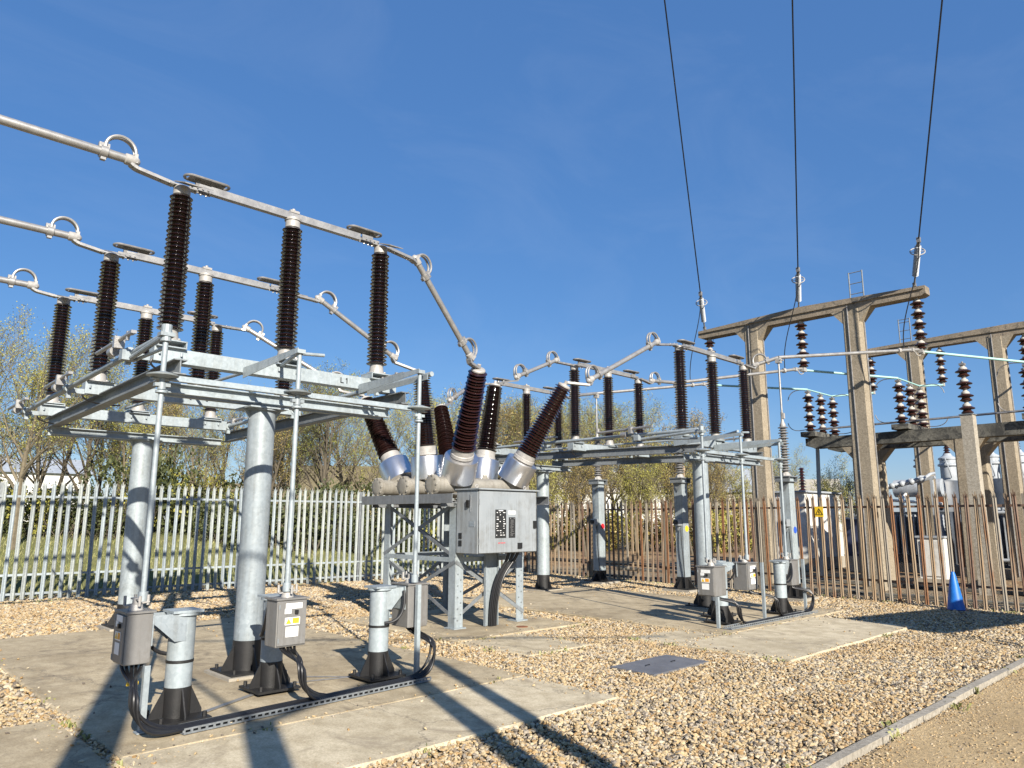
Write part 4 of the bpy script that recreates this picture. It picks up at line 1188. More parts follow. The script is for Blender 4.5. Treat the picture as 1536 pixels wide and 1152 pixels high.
single("earthing_strip", MB().bar((4.05, 7.45, 0.054), (4.55, 6.98, 0.054), 0.03, 0.006, Z).bar((3.6, 7.3, 0.055), (4.5, 7.05, 0.055), 0.03, 0.005, Z), M['alum_dark'], "dull dark metal strip on the slab behind the third pedestal", "metal strip")

# ---- right group
drive_unit(10.95, 6.52, 0.97, 10.52, 6.42, 0.52, 0.96, '-X', "short pedestal beside the leftmost drive box of the right-hand isolator", "stickered grey drive box, leftmost one under the right-hand isolator", 0.34, 0.30, who="right")
drive_unit(11.55, 6.95, 0.97, 11.80, 6.55, 0.52, 0.96, '-Y', "short pedestal behind the middle drive box of the right-hand isolator", "stickered grey drive box in the middle under the right-hand isolator", 0.34, 0.26, who="right")
drive_unit(12.80, 6.43, 0.95, 13.23, 6.50, 0.52, 0.96, '+X', "short pedestal standing left of the rightmost drive box of the right-hand isolator", "grey drive box, rightmost one in front of the blue-marked pillar", 0.30, 0.30, stickers=False, who="right")
cable_bundle("cable_bundle", "black cables from the leftmost drive box of the right-hand isolator", drop(10.55, 6.36, 0.53, 10.75, 6.10, 12.9, 6.10, 4, 0.02, 0.08))
cable_bundle("cable_bundle", "black cables under the middle drive box of the right-hand isolator", drop(11.80, 6.48, 0.53, 12.05, 6.12, 12.9, 6.11, 3, 0.02, 0.085))
cable_bundle("cable_bundle", "black cables under the rightmost drive box of the right-hand isolator", drop(13.23, 6.44, 0.53, 13.40, 6.13, 13.3, 6.12, 3, 0.02, 0.085))
for x, lab in ((10.38, "leftmost"), (11.83, "middle"), (13.36, "rightmost")):
    single("cable_support_bar", MB().angle((x, 6.24, 0.05), (x, 6.24, 0.98 if x > 11 else 0.52), 0.045, 0.006, UX, UY), M['galv'], "thin upright bar at the %s drive box of the right-hand isolator" % lab, "support bar")

# ================================================================== circuit breaker in the middle
CBX, CBY = (7.60, 8.78), (9.20, 9.95, 10.70)
TOPS = {(0, 0): (7.16, 8.20, 3.93), (0, 1): (9.10, 8.20, 3.93), (1, 0): (7.40, 9.95, 4.11), (1, 1): (9.10, 9.95, 4.16), (2, 0): (7.40, 11.70, 3.90), (2, 1): (9.20, 11.70, 3.93)}
cb = thing("circuit_breaker", "grey circuit breaker with six slanting brown bushings on a lattice steel stand", "circuit breaker", (8.2, 9.9, 0.05))
LEGS = ((7.36, 8.92), (8.82, 8.92), (7.36, 10.85), (8.82, 10.85))
for (x, y) in LEGS:
    sx = UX if x < 8 else -UX; syy = UY if y < 9.9 else -UY
    part("leg", MB().angle((x, y, 0.06), (x, y, 1.97), 0.16, 0.014, sx, syy).box((x + sx.x * 0.07, y + syy.y * 0.07, 0.065), (0.24, 0.24, 0.018)), M['galv'], cb, flat=True)
    mb = MB()
    for k in range(9):
        mb.bolt((x + sx.x * (0.05 + 0.06 * (k % 2)), y, 0.18 + 0.085 * k), -syy, 0.011, 0.012)
    part("leg_bolts", mb, M['galv_dull'], cb)
def brace(p0, p1, nrm):
    part("brace", MB().bar(p0, p1, 0.055, 0.008, nrm), M['galv_dull'], cb, flat=True)
for (xa, ya), (xb, yb), nrm in ((LEGS[0], LEGS[1], UY), (LEGS[2], LEGS[3], UY), (LEGS[0], LEGS[2], UX), (LEGS[1], LEGS[3], UX)):
    for z0, z1 in ((0.20, 1.05), (1.10, 1.95)):
        o = Vector(nrm) * 0.006
        brace(Vector((xa, ya, z0)) + o, Vector((xb, yb, z1)) + o, nrm); brace(Vector((xa, ya, z1)) - o, Vector((xb, yb, z0)) - o, nrm)
    part("horizontal_strut", MB().bar((xa, ya, 1.075), (xb, yb, 1.075), 0.07, 0.010, nrm), M['galv'], cb, flat=True)
for x, s in ((7.06, 1), (9.06, -1)):
    part("bearer_beam", MB().channel((x, 8.60, 2.0), (x, 11.05, 2.0), 0.10, 0.14, UX * -s), M['frame_grey'], cb, flat=True)
part("cross_bearer", MB().ibeam((7.1, 8.98, 1.93), (9.0, 8.98, 1.93), 0.12, 0.10).ibeam((7.1, 10.85, 1.93), (9.0, 10.85, 1.93), 0.12, 0.10), M['frame_grey'], cb, flat=True)
for j in range(3):
    y = (9.20, 9.95, 10.70)[j]
    mb = MB().lathe([(0.08, -0.03), (0.14, -0.02), (0.16, 0.0), (0.165, 0.05), (0.13, 0.07), (0.13, 1.93), (0.16, 1.95), (0.16, 2.0), (0.14, 2.02), (0.08, 2.03)], (7.08, y, 2.22), UX, 24)
    tk = part("tank", mb, M['tank'], cb)
    mb = MB()
    for a in range(10):
        an = a * math.pi / 5
        mb.bolt((7.08, y + 0.145 * math.cos(an), 2.22 + 0.145 * math.sin(an)), (-1, 0, 0), 0.016, 0.03)
    for xx in (7.35, 8.2, 8.95):
        mb.prism([(xx - 0.06, y - 0.01, 2.34), (xx + 0.06, y - 0.01, 2.34), (xx + 0.035, y - 0.01, 2.42), (xx - 0.035, y - 0.01, 2.42)], (0, 0.02, 0))
    part("flange_bolts", mb, M['tank'], tk)
    for k in range(2):
        b0 = Vector((CBX[k], y, 2.28)); tp = Vector(TOPS[(j, k)]); d = (tp - b0).normalized(); L = (tp - b0).length
        # neck casting
        part("neck", MB().lathe([(0.20, -0.12), (0.19, 0.05), (0.18, 0.20)], b0, d, 22), M['tank'], cb)
        z0 = 0.10
        bs = part("bushing", MB().lathe(shed_profile(z0 + 0.53, L - 0.04, 0.135, 0.096, 0.200, 0.148, 27, 0.07), b0, d, 26), M['porcelain'], cb)
        part("turret", MB().lathe([(0.19, z0 - 0.04), (0.278, z0 - 0.02), (0.278, z0 + 0.345), (0.272, z0 + 0.36), (0.17, z0 + 0.365)], b0, d, 30), M['alum_bright'], bs)
        part("collar", MB().lathe([(0.14, z0 + 0.36), (0.19, z0 + 0.38), (0.19, z0 + 0.43), (0.178, z0 + 0.44), (0.178, z0 + 0.52), (0.13, z0 + 0.54)], b0, d, 26), M['white_metal'], bs)
        part("top_cap", MB().lathe([(0.09, L - 0.05), (0.112, L - 0.035), (0.112, L - 0.015), (0.10, L), (0.05, L + 0.01), (0.03, L + 0.02), (0.03, L + 0.07), (0.01, L + 0.075)], b0, d, 20), M['white_metal'], bs)
# operating cabinet
X0, X1, Y0, Y1, ZA, ZB = 7.35, 8.60, 8.40, 8.90, 1.18, 2.13
ca = part("cabinet", MB().box(((X0 + X1) / 2, (Y0 + Y1) / 2, (ZA + ZB) / 2), (X1 - X0, Y1 - Y0, ZB - ZA)), M['cabinet'], cb, flat=True)
md = ca.modifiers.new("edge", 'BEVEL'); md.width = 0.008; md.segments = 2
lid = part("cabinet_lid", MB().box(((X0 + X1) / 2, (Y0 + Y1) / 2 - 0.02, ZB + 0.012), (X1 - X0 + 0.05, Y1 - Y0 + 0.07, 0.022)), M['cabinet'], cb, flat=True)
dr = part("front_door", MB().box(((X0 + X1) / 2, Y0 - 0.010, (ZA + ZB) / 2 - 0.005), (X1 - X0 - 0.03, 0.020, ZB - ZA - 0.03)), M['cabinet'], cb, flat=True)
md = dr.modifiers.new("edge", 'BEVEL'); md.width = 0.006; md.segments = 2
for zz_ in (ZA + 0.014, ZB - 0.024):
    part("door_gasket", MB().box(((X0 + X1) / 2, Y0 - 0.004, zz_), (X1 - X0 - 0.012, 0.006, 0.007)), M['black'], cb, flat=True)
for xx_ in (X0 + 0.011, X1 - 0.011):
    part("door_gasket", MB().box((xx_, Y0 - 0.004, (ZA + ZB) / 2), (0.007, 0.006, ZB - ZA - 0.02)), M['black'], cb, flat=True)
for zz_ in (1.36, 1.95):
    part("door_hinge", MB().tube((X0 + 0.012, Y0 - 0.018, zz_ - 0.045), (X0 + 0.012, Y0 - 0.018, zz_ + 0.045), 0.010, 0.010, 10), M['galv_dull'], cb)
part("rating_plate", MB().box((X0 - 0.003, Y0 + 0.13, 1.62), (0.004, 0.12, 0.08)), M['alum_bright'], cb, flat=True)
yf = Y0 - 0.0215
def fx(px): return X0 + (X1 - X0) * (px - 460) / 810.0        # positions on the door read off the photo detail
def fz(pz): return ZB - (ZB - ZA) * (pz - 130) / 840.0
def plate(x0, x1, z0, z1, th=0.004): return MB().box(((fx(x0) + fx(x1)) / 2, yf - th / 2, (fz(z0) + fz(z1)) / 2), (fx(x1) - fx(x0), th, fz(z0) - fz(z1)))
p1 = part("instruction_panel", plate(678, 825, 390, 768), M['panel_print'], cb, flat=True)
mb = MB(); random.seed(3)
for r_ in range(11):
    z = 430 + r_ * 30
    for c_ in range(3):
        if random.random() < 0.75:
            x = 690 + c_ * 45 + random.uniform(0, 8); w = random.uniform(8, 30)
            mb.box(((fx(x) + fx(x + w)) / 2, yf - 0.0045, fz(z)), (fx(x + w) - fx(x), 0.001, 0.006 + 0.006 * random.random()))
mb.box(((fx(722) + fx(782)) / 2, yf - 0.0045, fz(404)), (fx(782) - fx(722), 0.001, 0.012))
part("panel_print", mb, M['white'], p1, flat=True)
p2 = part("instruction_panel", plate(862, 952, 492, 768), M['panel_print'], cb, flat=True)
mb = MB()
for r_ in range(16):
    z = 530 + r_ * 14; x = 880 + random.uniform(0, 10); w = random.uniform(20, 55)
    mb.box(((fx(x) + fx(x + w)) / 2, yf - 0.0045, fz(z)), (fx(x + w) - fx(x), 0.001, 0.004))
for x in (884, 935): mb.box((fx(x), yf - 0.0045, fz(507)), (0.018, 0.001, 0.012))
part("panel_print", mb, M['alum'], p2, flat=True)
part("name_label", plate(855, 955, 405, 452, 0.003), M['white'], cb, flat=True)
part("red_lettering", plate(720, 740, 829, 840, 0.002).box((fx(757), yf - 0.001, fz(834)), (0.02, 0.002, 0.012)).box((fx(780), yf - 0.001, fz(834)), (0.03, 0.002, 0.012)).box((fx(806), yf - 0.001, fz(834)), (0.022, 0.002, 0.012)), M['red'], cb, flat=True)
part("door_latch", plate(985, 1042, 838, 915, 0.02), M['black'], cb, flat=True)
part("door_handle", plate(1208, 1245, 540, 640, 0.03), M['black'], cb, flat=True)
# side face (towards -X): handle, vents, bright trim
mb = MB().box((X0 - 0.004, Y0 + 0.17, 1.93), (0.006, 0.012, 0.26)); part("side_trim", mb, M['alum_bright'], cb, flat=True)
part("side_handle", MB().box((X0 - 0.014, Y0 + 0.22, 1.92), (0.028, 0.05, 0.11)), M['black'], cb, flat=True)
for z in (1.44, 1.33):
    v = part("vent", MB().box((X0 - 0.004, Y0 + 0.40, z), (0.008, 0.07, 0.085)), M['black'], cb, flat=True)
for x in (X0 + 0.06, X1 - 0.16):
    part("lifting_eye", MB().path(arc((x, Y0 + 0.1, ZB + 0.055), UX, Z, 0.025, 0, 2 * math.pi, 14), 0.009, 8), M['white_metal'], cb)
# cable entry: flat duct plate with a bundle of black cables
part("cable_duct", MB().box((8.03, 8.86, 0.62), (0.26, 0.02, 1.12)).box((7.90, 8.84, 0.62), (0.012, 0.05, 1.12)).box((8.16, 8.84, 0.62), (0.012, 0.05, 1.12)), M['galv'], cb, flat=True)
cabs = []
for i in range(9):
    o = (i - 4) * 0.020
    cabs.append(bez((8.36 + o * 1.8, 8.66 + 0.02 * (i % 3), 1.19), (8.34 + o, 8.70, 0.93), (8.03 + o, 8.79 - 0.012 * (i % 2), 0.95), (8.03 + o * 0.8, 8.80 - 0.02 * (i % 2), 0.05), 18))
cable_bundle("cable_bundle", "thick bundle of black cables from the breaker cabinet down to the slab", cabs, 0.0125)
single("duct_cover", MB().tube((8.30, 8.42, 0.052), (8.30, 8.42, 0.062), 0.09, 0.09, 18), M['rust_plain'], "small round rusty cover on the slab in front of the breaker", "cover")

# tubes between isolators and breaker
conductor("busbar_tube", "aluminium tube sloping down from the near row of the left-hand isolator to the largest bushing", (5.76, 7.96, 5.26), (6.98, 8.16, 4.05), 0.042,
          [(0, (5.30, 7.95, 5.28)), (1, TOPS[(0, 0)])], group="sloping connection tubes")
conductor("busbar_tube", "aluminium tube sloping down from the middle row of the left-hand isolator behind the near posts", (5.52, 10.2, 5.13), (6.95, 10.1, 4.36), 0.040,
          [(0, (5.15, 10.2, 5.09)), (1, (7.36, 9.96, 4.16))], group="sloping connection tubes")
conductor("busbar_tube", "aluminium tube sloping down from the far row of the left-hand isolator to the leftmost bushing", (5.36, 12.5, 5.06), (6.95, 11.8, 4.08), 0.040,
          [(0, (4.99, 12.5, 5.0)), (1, (7.36, 11.70, 3.96))], group="sloping connection tubes")
conductor("busbar_tube", "aluminium tube rising from the rightmost bushing to the near row of the right-hand isolator", (9.50, 8.0, 4.03), (11.50, 7.95, 5.05), 0.044,
          [(0, (9.12, 8.20, 3.97)), (1, (12.12, 7.95, 5.09))], group="rising connection tubes")
conductor("busbar_tube", "aluminium tube rising from the middle right bushing to the middle row of the right-hand isolator", (9.85, 10.15, 4.44), (11.10, 10.2, 4.98), 0.040,
          [(0, (9.13, 9.96, 4.20)), (1, (11.55, 10.2, 4.93))], group="rising connection tubes")
conductor("busbar_tube", "aluminium tube rising from the shortest looking bushing to the far row of the right-hand isolator", (9.60, 11.9, 4.15), (10.90, 12.5, 4.80), 0.040,
          [(0, (9.23, 11.72, 3.97)), (1, (11.30, 12.5, 4.79))], group="rising connection tubes")

# ---- three pillars with grey arresters beyond the right-hand isolator
GX = 19.3
GY = (5.68, 8.63, 11.47)
PIL = ((15.50, 7.50, 'blue', "blue"), (15.37, 10.12, 'yellow', "yellow"), (15.57, 12.86, 'red', "red"))
arr_me = None
for j, (x, y, mk, cname) in enumerate(PIL):
    t = thing("equipment_pillar", "square galvanised pillar with black foot and a %s marker disc" % cname, "pillar", (x, y, 0.04), "marked pillars")
    zt = (2.60, 2.66, 2.72)[j]
    mb = MB().box((x, y, (0.34 + zt) / 2), (0.235, 0.235, zt - 0.34))
    o = part("pillar_shaft", mb, M['galv'], t, flat=True)
    md = o.modifiers.new("edge", 'BEVEL'); md.width = 0.012; md.segments = 2
    mb = MB().box((x, y, 0.21), (0.245, 0.245, 0.28)).box((x, y, 0.085), (0.60, 0.60, 0.024))
    for dx, dy in ((1, 0), (-1, 0), (0, 1), (0, -1)):
        d = Vector((dx, dy, 0)); s = Vector((-dy, dx, 0)) * 0.007; c = Vector((x, y, 0.095))
        mb.prism([c + d * 0.11 - s, c + d * 0.29 - s, c + d * 0.29 + Z * 0.03 - s, c + d * 0.12 + Z * 0.22 - s], s * 2)
    part("bitumen_foot", mb, M['bitumen'], t, flat=True)
    part("plinth", MB().box((x, y, 0.03), (0.75, 0.75, 0.09)), M['stone'], t, flat=True)
    mb = MB().box((x, y, zt + 0.01), (0.42, 0.36, 0.02)).box((x, y, zt - 0.10), (0.40, 0.34, 0.012))
    for sx in (-0.18, 0.18):
        mb.box((x + sx, y, zt - 0.045), (0.012, 0.34, 0.09))
    for dx in (-0.14, 0.14):
        mb.prism([(x + dx, y - 0.12, zt - 0.11), (x + dx, y + 0.12, zt - 0.11), (x + dx, y, zt - 0.32)], (0.01, 0, 0))
    part("head_bracket", mb, M['galv_dull'], t, flat=True)
    part("marker_disc", MB().lathe([(0.072, 0), (0.072, 0.004)], (x + 0.02, y - 0.1185, 1.47 if j < 2 else 1.5), (0, -1, 0), 20), M[mk], t)
    mb = MB().box((x - 0.20, y - 0.02, 1.62), (0.16, 0.13, 0.15)).box((x - 0.13, y, 1.50), (0.05, 0.05, 0.14))
    part("counter_box", mb, M['cabinet'], t, flat=True)
    part("counter_face", MB().lathe([(0.055, 0), (0.05, 0.05)], (x - 0.28, y - 0.02, 1.62), (-1, 0, 0), 16), M['black'], t)
    part("earth_cable", MB().path(bez((x - 0.15, y - 0.06, 1.5), (x - 0.2, y - 0.1, 1.0), (x - 0.15, y - 0.12, 0.6), (x - 0.14, y - 0.13, 0.08)), 0.011, 6), M['cable'], t)
    a = thing("surge_arrester", "grey ribbed surge arrester with thin rod standing on the %s-marked pillar" % cname, "arrester", (x, y, zt + 0.02), "surge arresters")
    z0 = zt + 0.10
    part("base_fitting", MB().lathe([(0.12, zt + 0.02), (0.10, zt + 0.05), (0.07, z0), (0.06, z0 + 0.02)], (x, y, 0), n=16).bolt((x + .1, y, zt + .03), r=.02, h=.05).bolt((x - .1, y, zt + .03), r=.02, h=.05), M['white_metal'], a)
    z1 = z0 + 1.02
    part("polymer_sheds", MB().lathe(shed_profile(z0 + 0.02, z1, 0.055, 0.055, 0.115, 0.11, 17, 0.18), (x, y, 0), n=20), M['polymer'], a)
    part("top_fitting", MB().lathe([(0.06, z1 - 0.01), (0.065, z1 + 0.03), (0.04, z1 + 0.09), (0.03, z1 + 0.12), (0.03, z1 + 0.30), (0.035, z1 + 0.31)], (x, y, 0), n=14).box((x, y - 0.03, z1 + 0.23), (0.06, 0.05, 0.12)), M['white_metal'], a)
    zc_ = (5.24, 4.99, 5.08)[j]
    part("riser_rod", MB().tube((x, y, z1 + 0.28), (x, y, zc_ - 0.02), 0.022, 0.022, 10), M['alum'], a)
    part("riser_clamp", MB().box((x, y, zc_ - 0.04), (0.11, 0.11, 0.10)).bolt((x - .05, y - .06, zc_ - .03), (0, -1, 0), .015, .03).bolt((x + .05, y - .06, zc_ - .03), (0, -1, 0), .015, .03), M['white_metal'], a)
    # tube from isolator through the riser to the gantry string
    st = (RXS[j][2] + 0.52, LY[j], (5.13, 4.97, 4.84)[j])
    mid = Vector((x, y, zc_ + 0.04))
    en = Vector((GX, GY[j], (5.78, 5.74, 5.70)[j]))
    conductor("busbar_tube", "aluminium busbar tube from the %s row of the right-hand isolator to the %s-marked pillar" % (ROW[j], cname), st, mid, 0.042, [(0, (RXS[j][2] + 0.08, LY[j], RZT[j][2] + 0.13))], group="tubes towards the gantry")
    tt = thing("busbar_tube", "aluminium busbar tube from the %s-marked pillar to the concrete gantry" % cname, "busbar", mid, "tubes to the gantry strings")
    part("tube", MB().tube(mid, en, 0.040, 0.040, 14), M['alum'], tt)
    d = (en - mid).normalized()
    part("end_clamp", MB().tube(en - d * 0.75, en - d * 0.68, 0.065, 0.065, 12).box(en - d * 0.30, (0.14, 0.09, 0.09)).box(en - d * 0.02 - Z * 0.04, (0.16, 0.12, 0.10)).path(arc(en - d * 0.1 - Z * 0.05, d, Z, 0.10, math.pi, 2 * math.pi, 10), 0.014, 6), M['white_metal'], tt)

# ================================================================== concrete gantries
disc_me = MB().lathe([(0.060, 0.0), (0.075, 0.015), (0.155, 0.045), (0.160, 0.055), (0.150, 0.07), (0.085, 0.105), (0.080, 0.135), (0.125, 0.150), (0.128, 0.16), (0.120, 0.17), (0.07, 0.205)][::1], n=22).mesh("disc", M['disc_brown'], sharp=50)
# profile upside-down on purpose: broad rim low, cap on top
disc_me = MB().lathe([(0.050, 0.0), (0.122, 0.030), (0.126, 0.040), (0.118, 0.052), (0.082, 0.085), (0.080, 0.105), (0.158, 0.120), (0.165, 0.132), (0.155, 0.145), (0.085, 0.185)], n=22).mesh("disc", M['disc_brown'], sharp=50)
dcap_me = MB().lathe([(0.088, 0.178), (0.090, 0.200), (0.072, 0.232), (0.045, 0.250), (0.04, 0.28), (0.01, 0.282)], n=18).mesh("metal_cap", M['cap_white'])
def disc_stack(name, label, x, y, z_low, n, pitch, group, hang=False, s=1.0):
    t = thing(name, label, "insulator", (x, y, z_low), group)
    for k in range(n):
        o = part_mesh("disc", disc_me, t, (0, 0, k * pitch)); o.scale = (s, s, pitch / 0.28)
        part_mesh("metal_cap", dcap_me, o)
    if hang:
        part("hanger", MB().tube((x, y, z_low + n * pitch - 0.02), (x, y, z_low + n * pitch + 0.06), 0.03, 0.03, 8).box((x, y, z_low - 0.05), (0.10, 0.10, 0.10)).path(arc((x + 0.1, y, z_low + n * pitch + 0.0), UX, Z, 0.12, -0.6, 1.5, 8), 0.008, 6), M['cap_white'], t)
    else:
        part("top_clamp", MB().box((x, y, z_low + n * pitch + 0.02), (0.14, 0.12, 0.05)).bolt((x, y, z_low + n * pitch + 0.04), r=0.025, h=0.05), M['alum_dark'], t)
    return t

def pillar(parent, x, y, ztop, wx, wy, haunch=True, mk='gantry', cable=True):
    """octagon-ish tapered pillar: chamfered corners, haunches along Y at the head"""
    def ring(z, a, b, c):
        return [(x - a + c, y - b, z), (x + a - c, y - b, z), (x + a, y - b + c, z), (x + a, y + b - c, z), (x + a - c, y + b, z), (x - a + c, y + b, z), (x - a, y + b - c, z), (x - a, y - b + c, z)]
    a, b = wx / 2, wy / 2
    vs = ring(-0.1, a * 1.08, b * 1.08, 0.03) + ring(ztop, a * 0.92, b * 0.92, 0.03)
    fs = [(i, (i + 1) % 8, 8 + (i + 1) % 8, 8 + i) for i in range(8)] + [tuple(range(8, 16))]
    part("pillar", MB()._add(vs, fs), M[mk], parent, flat=True)
    if haunch:
        for s in (-1, 1):
            part("haunch", MB().prism([(x - a * 0.85, y + s * b * 0.9, ztop - 0.36), (x - a * 0.85, y + s * (b + 0.28), ztop + 0.001), (x - a * 0.85, y + s * b * 0.6, ztop + 0.001)][::(1 if s < 0 else -1)], (a * 1.7, 0, 0)), M[mk], parent, flat=True)
    if cable:
        part("conduit", MB().tube((x - a * 1.1, y + b * 0.3, 0.1), (x - a * 1.0, y + b * 0.3, ztop + 0.1), 0.018, 0.018, 8), M['alum_dark'], parent)
        part("conduit", MB().tube((x + a * 0.4, y - b * 1.13, 0.1), (x + a * 0.4, y - b * 1.0, ztop), 0.022, 0.022, 8), M['alum_dark'], parent)

def ladder(parent, x, y, z0, z1, w=0.34):
    mb = MB().tube((x, y - w / 2, z0), (x, y - w / 2, z1), 0.018, 0.018, 8).tube((x, y + w / 2, z0), (x, y + w / 2, z1), 0.018, 0.018, 8)
    z = z0 + 0.12
    while z < z1 - 0.1:
        mb.tube((x, y - w / 2, z), (x, y + w / 2, z), 0.012, 0.012, 6); z += 0.28
    mb.tube((x, y - w / 2, z1 - 0.02), (x, y + w / 2, z1 - 0.02), 0.012, 0.012, 6)
    part("ladder", mb, M['galv_dull'], parent)

def gantry(label, x, y0, y1, ztop, pys, h=0.30, w=0.34, beam_mk='gantry_beam', pw=(0.40, 0.46)):
    t = thing("concrete_gantry", label, "gantry", (x, (y0 + y1) / 2, 0), "concrete gantries")
    ym = (y0 + y1) / 2
    # beam: slightly deeper in the middle, chamfered ends
    prof = [(y0, ztop - h * 0.85), (y0 + 0.1, ztop - h), (y1 - 0.1, ztop - h), (y1, ztop - h * 0.85), (y1, ztop - 0.06), (ym, ztop + 0.05), (y0, ztop - 0.06)]
    part("beam", MB().prism([(x - w / 2, y, z) for y, z in prof], (w, 0, 0)), M[beam_mk], t, flat=True)
    part("beam_ledge", MB().box((x - w / 2 - 0.02, ym, ztop - h * 0.42), (0.04, y1 - y0 - 0.06, 0.035)), M[beam_mk], t, flat=True)
    for py in pys: pillar(t, x, py, ztop - h, pw[0], pw[1])
    return t
g1 = gantry("nearer weathered concrete gantry on two tall pillars carrying three hanging insulator strings", GX, 5.42, 11.75, 7.38, (7.22, 10.02))
ladder(g1, GX, 7.08, 7.40, 8.12)
g2 = gantry("farther weathered concrete gantry with thin beam at the right edge behind the nearer one", 25.5, 0.2, 9.6, 7.40, (7.75, 5.45, 1.5), 0.30, 0.30, pw=(0.40, 0.44))
ladder(g2, 25.5, 7.95, 7.4, 8.2)
for j, nm in enumerate(("right end", "middle", "left end")):
    disc_stack("insulator_string", "brown disc insulator string hanging below the %s of the nearer gantry beam" % nm, GX, GY[j], 5.76, 5, 0.262, "hanging strings of the nearer gantry", True)
for y, nm in ((7.00, "just left of the bright pillar top"), (9.1, "at the hidden left end of its beam"), (4.75, "near the right picture edge")):
    disc_stack("insulator_string", "brown disc string hanging from the farther gantry %s" % nm, 25.5, y, 5.92, 4, 0.28, "hanging strings of the farther gantry", True)

# overhead lines
wd = Vector((-0.69, -0.35, 0.63)).normalized()
for j, nm in enumerate(("right", "middle", "left")):
    a = Vector((GX - 0.05, GY[j] + (0.0 if j < 2 else 0.12), 7.40))
    t = thing("tension_insulator", "pale polymer tension insulator with grading ring above the %s end of the nearer gantry" % nm if j != 1 else "pale polymer tension insulator with grading ring above the middle of the nearer gantry", "insulator", a, "tension insulators of the overhead lines")
    L = 1.25
    s1, s2 = a + wd * 0.28, a + wd * (L - 0.12)
    part("link", MB().path([a - Z * 0.02, a + wd * 0.15, s1], 0.022, 8).box(a + wd * 0.02, (0.07, 0.07, 0.09)), M['alum_dark'], t)
    part("polymer_body", MB().lathe(shed_profile(0, (s2 - s1).length, 0.03, 0.03, 0.075, 0.075, 22), s1, wd, 14), M['polymer_pale'], t)
    x_, y_, _ = frame_of(wd)
    part("grading_ring", MB().path(arc(a + wd * (L - 0.28), x_, y_, 0.16, 0, 2 * math.pi, 24)[:-1], 0.014, 8, closed=True).bar(a + wd * (L - 0.28) - x_ * 0.16, a + wd * (L - 0.28) + x_ * 0.16, 0.02, 0.01), M['white_metal'], t)
    part("dead_end_clamp", MB().tube(s2, a + wd * L, 0.05, 0.03, 10).box(a + wd * (L + 0.04), (0.08, 0.08, 0.12)), M['alum_dark'], t)
    e = a + wd * L
    wire = [e + wd * s - Z * (0.0005 * s * (60 - s)) for s in [i * 3.0 for i in range(21)]]
    single("overhead_wire", MB().path(wire, 0.017, 6), M['cable'], "thin dark overhead wire rising steeply from the %s tension insulator" % nm, "wire", "overhead line wires", origin=e)
    q = Vector((GX - 0.6, GY[j] + (0.2, 0.25, 0.35)[j], (5.75, 5.70, 5.70)[j]))
    single("dropper_wire", MB().path(bez(e, e - Z * 0.9 + wd * -0.05, q + Z * 0.9 - UX * 0.1, q, 18), 0.013, 6), M['cable'], "thin wire dropping from the %s tension insulator to the busbar below" % nm, "wire", "dropper wires", origin=e)

# post platform behind the fence
pf = thing("post_platform", "low blackened mossy concrete platform beams carrying groups of disc posts behind the gantry", "platform", (21.9, 5, 0))
for x in (21.2, 22.7):
    part("beam", MB().prism([(x - 0.19, y, z) for y, z in ((0.0, 3.72), (9.25, 3.72), (9.5, 3.80), (9.5, 4.02), (0.0, 4.06))][::-1], (0.38, 0, 0)), M['mossy'], pf, flat=True)
for y in (9.35, 6.85, 3.9):
    part("cross_bearer", MB().box((21.95, y, 4.13), (2.2, 0.42, 0.14)), M['mossy'], pf, flat=True)
for x, y in ((21.2, 5.45), (22.7, 5.55), (21.2, 8.0), (22.7, 8.2)):
    pillar(pf, x, y, 3.72, 0.40, 0.46, True, 'gantry', False)
gi_ = 0
for gi_, (y, nm) in enumerate(((9.35, "left"), (6.85, "middle"), (3.95, "right"))):
    for k, x in enumerate((21.05, 21.9, 22.75)):
        disc_stack("disc_post", "brown disc post insulator, %s of three in the %s group on the mossy platform" % (("front", "middle", "rear")[k], nm), x, y, 4.22, 4, 0.285, "disc posts on the mossy platform", False)
    a = Vector((GX + 0.1, GY[(2, 1, 0)[gi_]], (5.66, 5.70, 5.74)[gi_]))
    b = Vector((21.05, y, 5.46))
    c = Vector((22.75, y, 5.46)); e = Vector((25.5, (9.1, 7.0, 4.75)[gi_], 5.86))
    single("green_tube", MB().tube(a, b, 0.032, 0.032, 12).tube(b, c, 0.022, 0.022, 8), M['verdigris'], "pale green tube sloping from the nearer gantry to the %s group of disc posts" % nm, "tube", "pale green tubes", origin=a)
    single("green_tube", MB().tube(c, e, 0.030, 0.030, 12), M['verdigris'], "pale green tube rising from the %s group of disc posts to the farther gantry" % nm, "tube", "pale green rising tubes", origin=c)
    hb = MB()
    for xx, s in ((21.05, -1), (22.75, 1)):
        p = Vector((xx, y, 5.44)); hb.path(bez(p, p + Vector((0, 0.25 * -s, 0.05)), p + Vector((0, 0.55 * -s, 0.1)), p + Vector((0, 0.62 * -s, -0.25)), 10), 0.012, 6)
        p = Vector((xx, y, 4.3)); hb.path(bez(p, p + Vector((0, 0.3 * -s, -0.05)), p + Vector((0, 0.6 * -s, -0.08)), p + Vector((0, 0.66 * -s, 0.22)), 10), 0.012, 6)
    single("arcing_horn", hb, M['alum_dark'], "thin bent arcing horns on the %s group of disc posts" % nm, "arcing horn", "arcing horns", origin=(21.9, y, 5.2))
for k in range(3):
    z = 4.35 + 0.06 * k
    single("operating_rod", MB().tube((21.5 + 0.4 * k, 0.2, z), (21.5 + 0.4 * k, 9.6, z - 0.05), 0.02, 0.02, 8), M['alum_dark'], "long thin operating rod on the mossy platform, %s of three" % ("front", "middle", "rear")[k], "rod", "operating rods on the mossy platform")
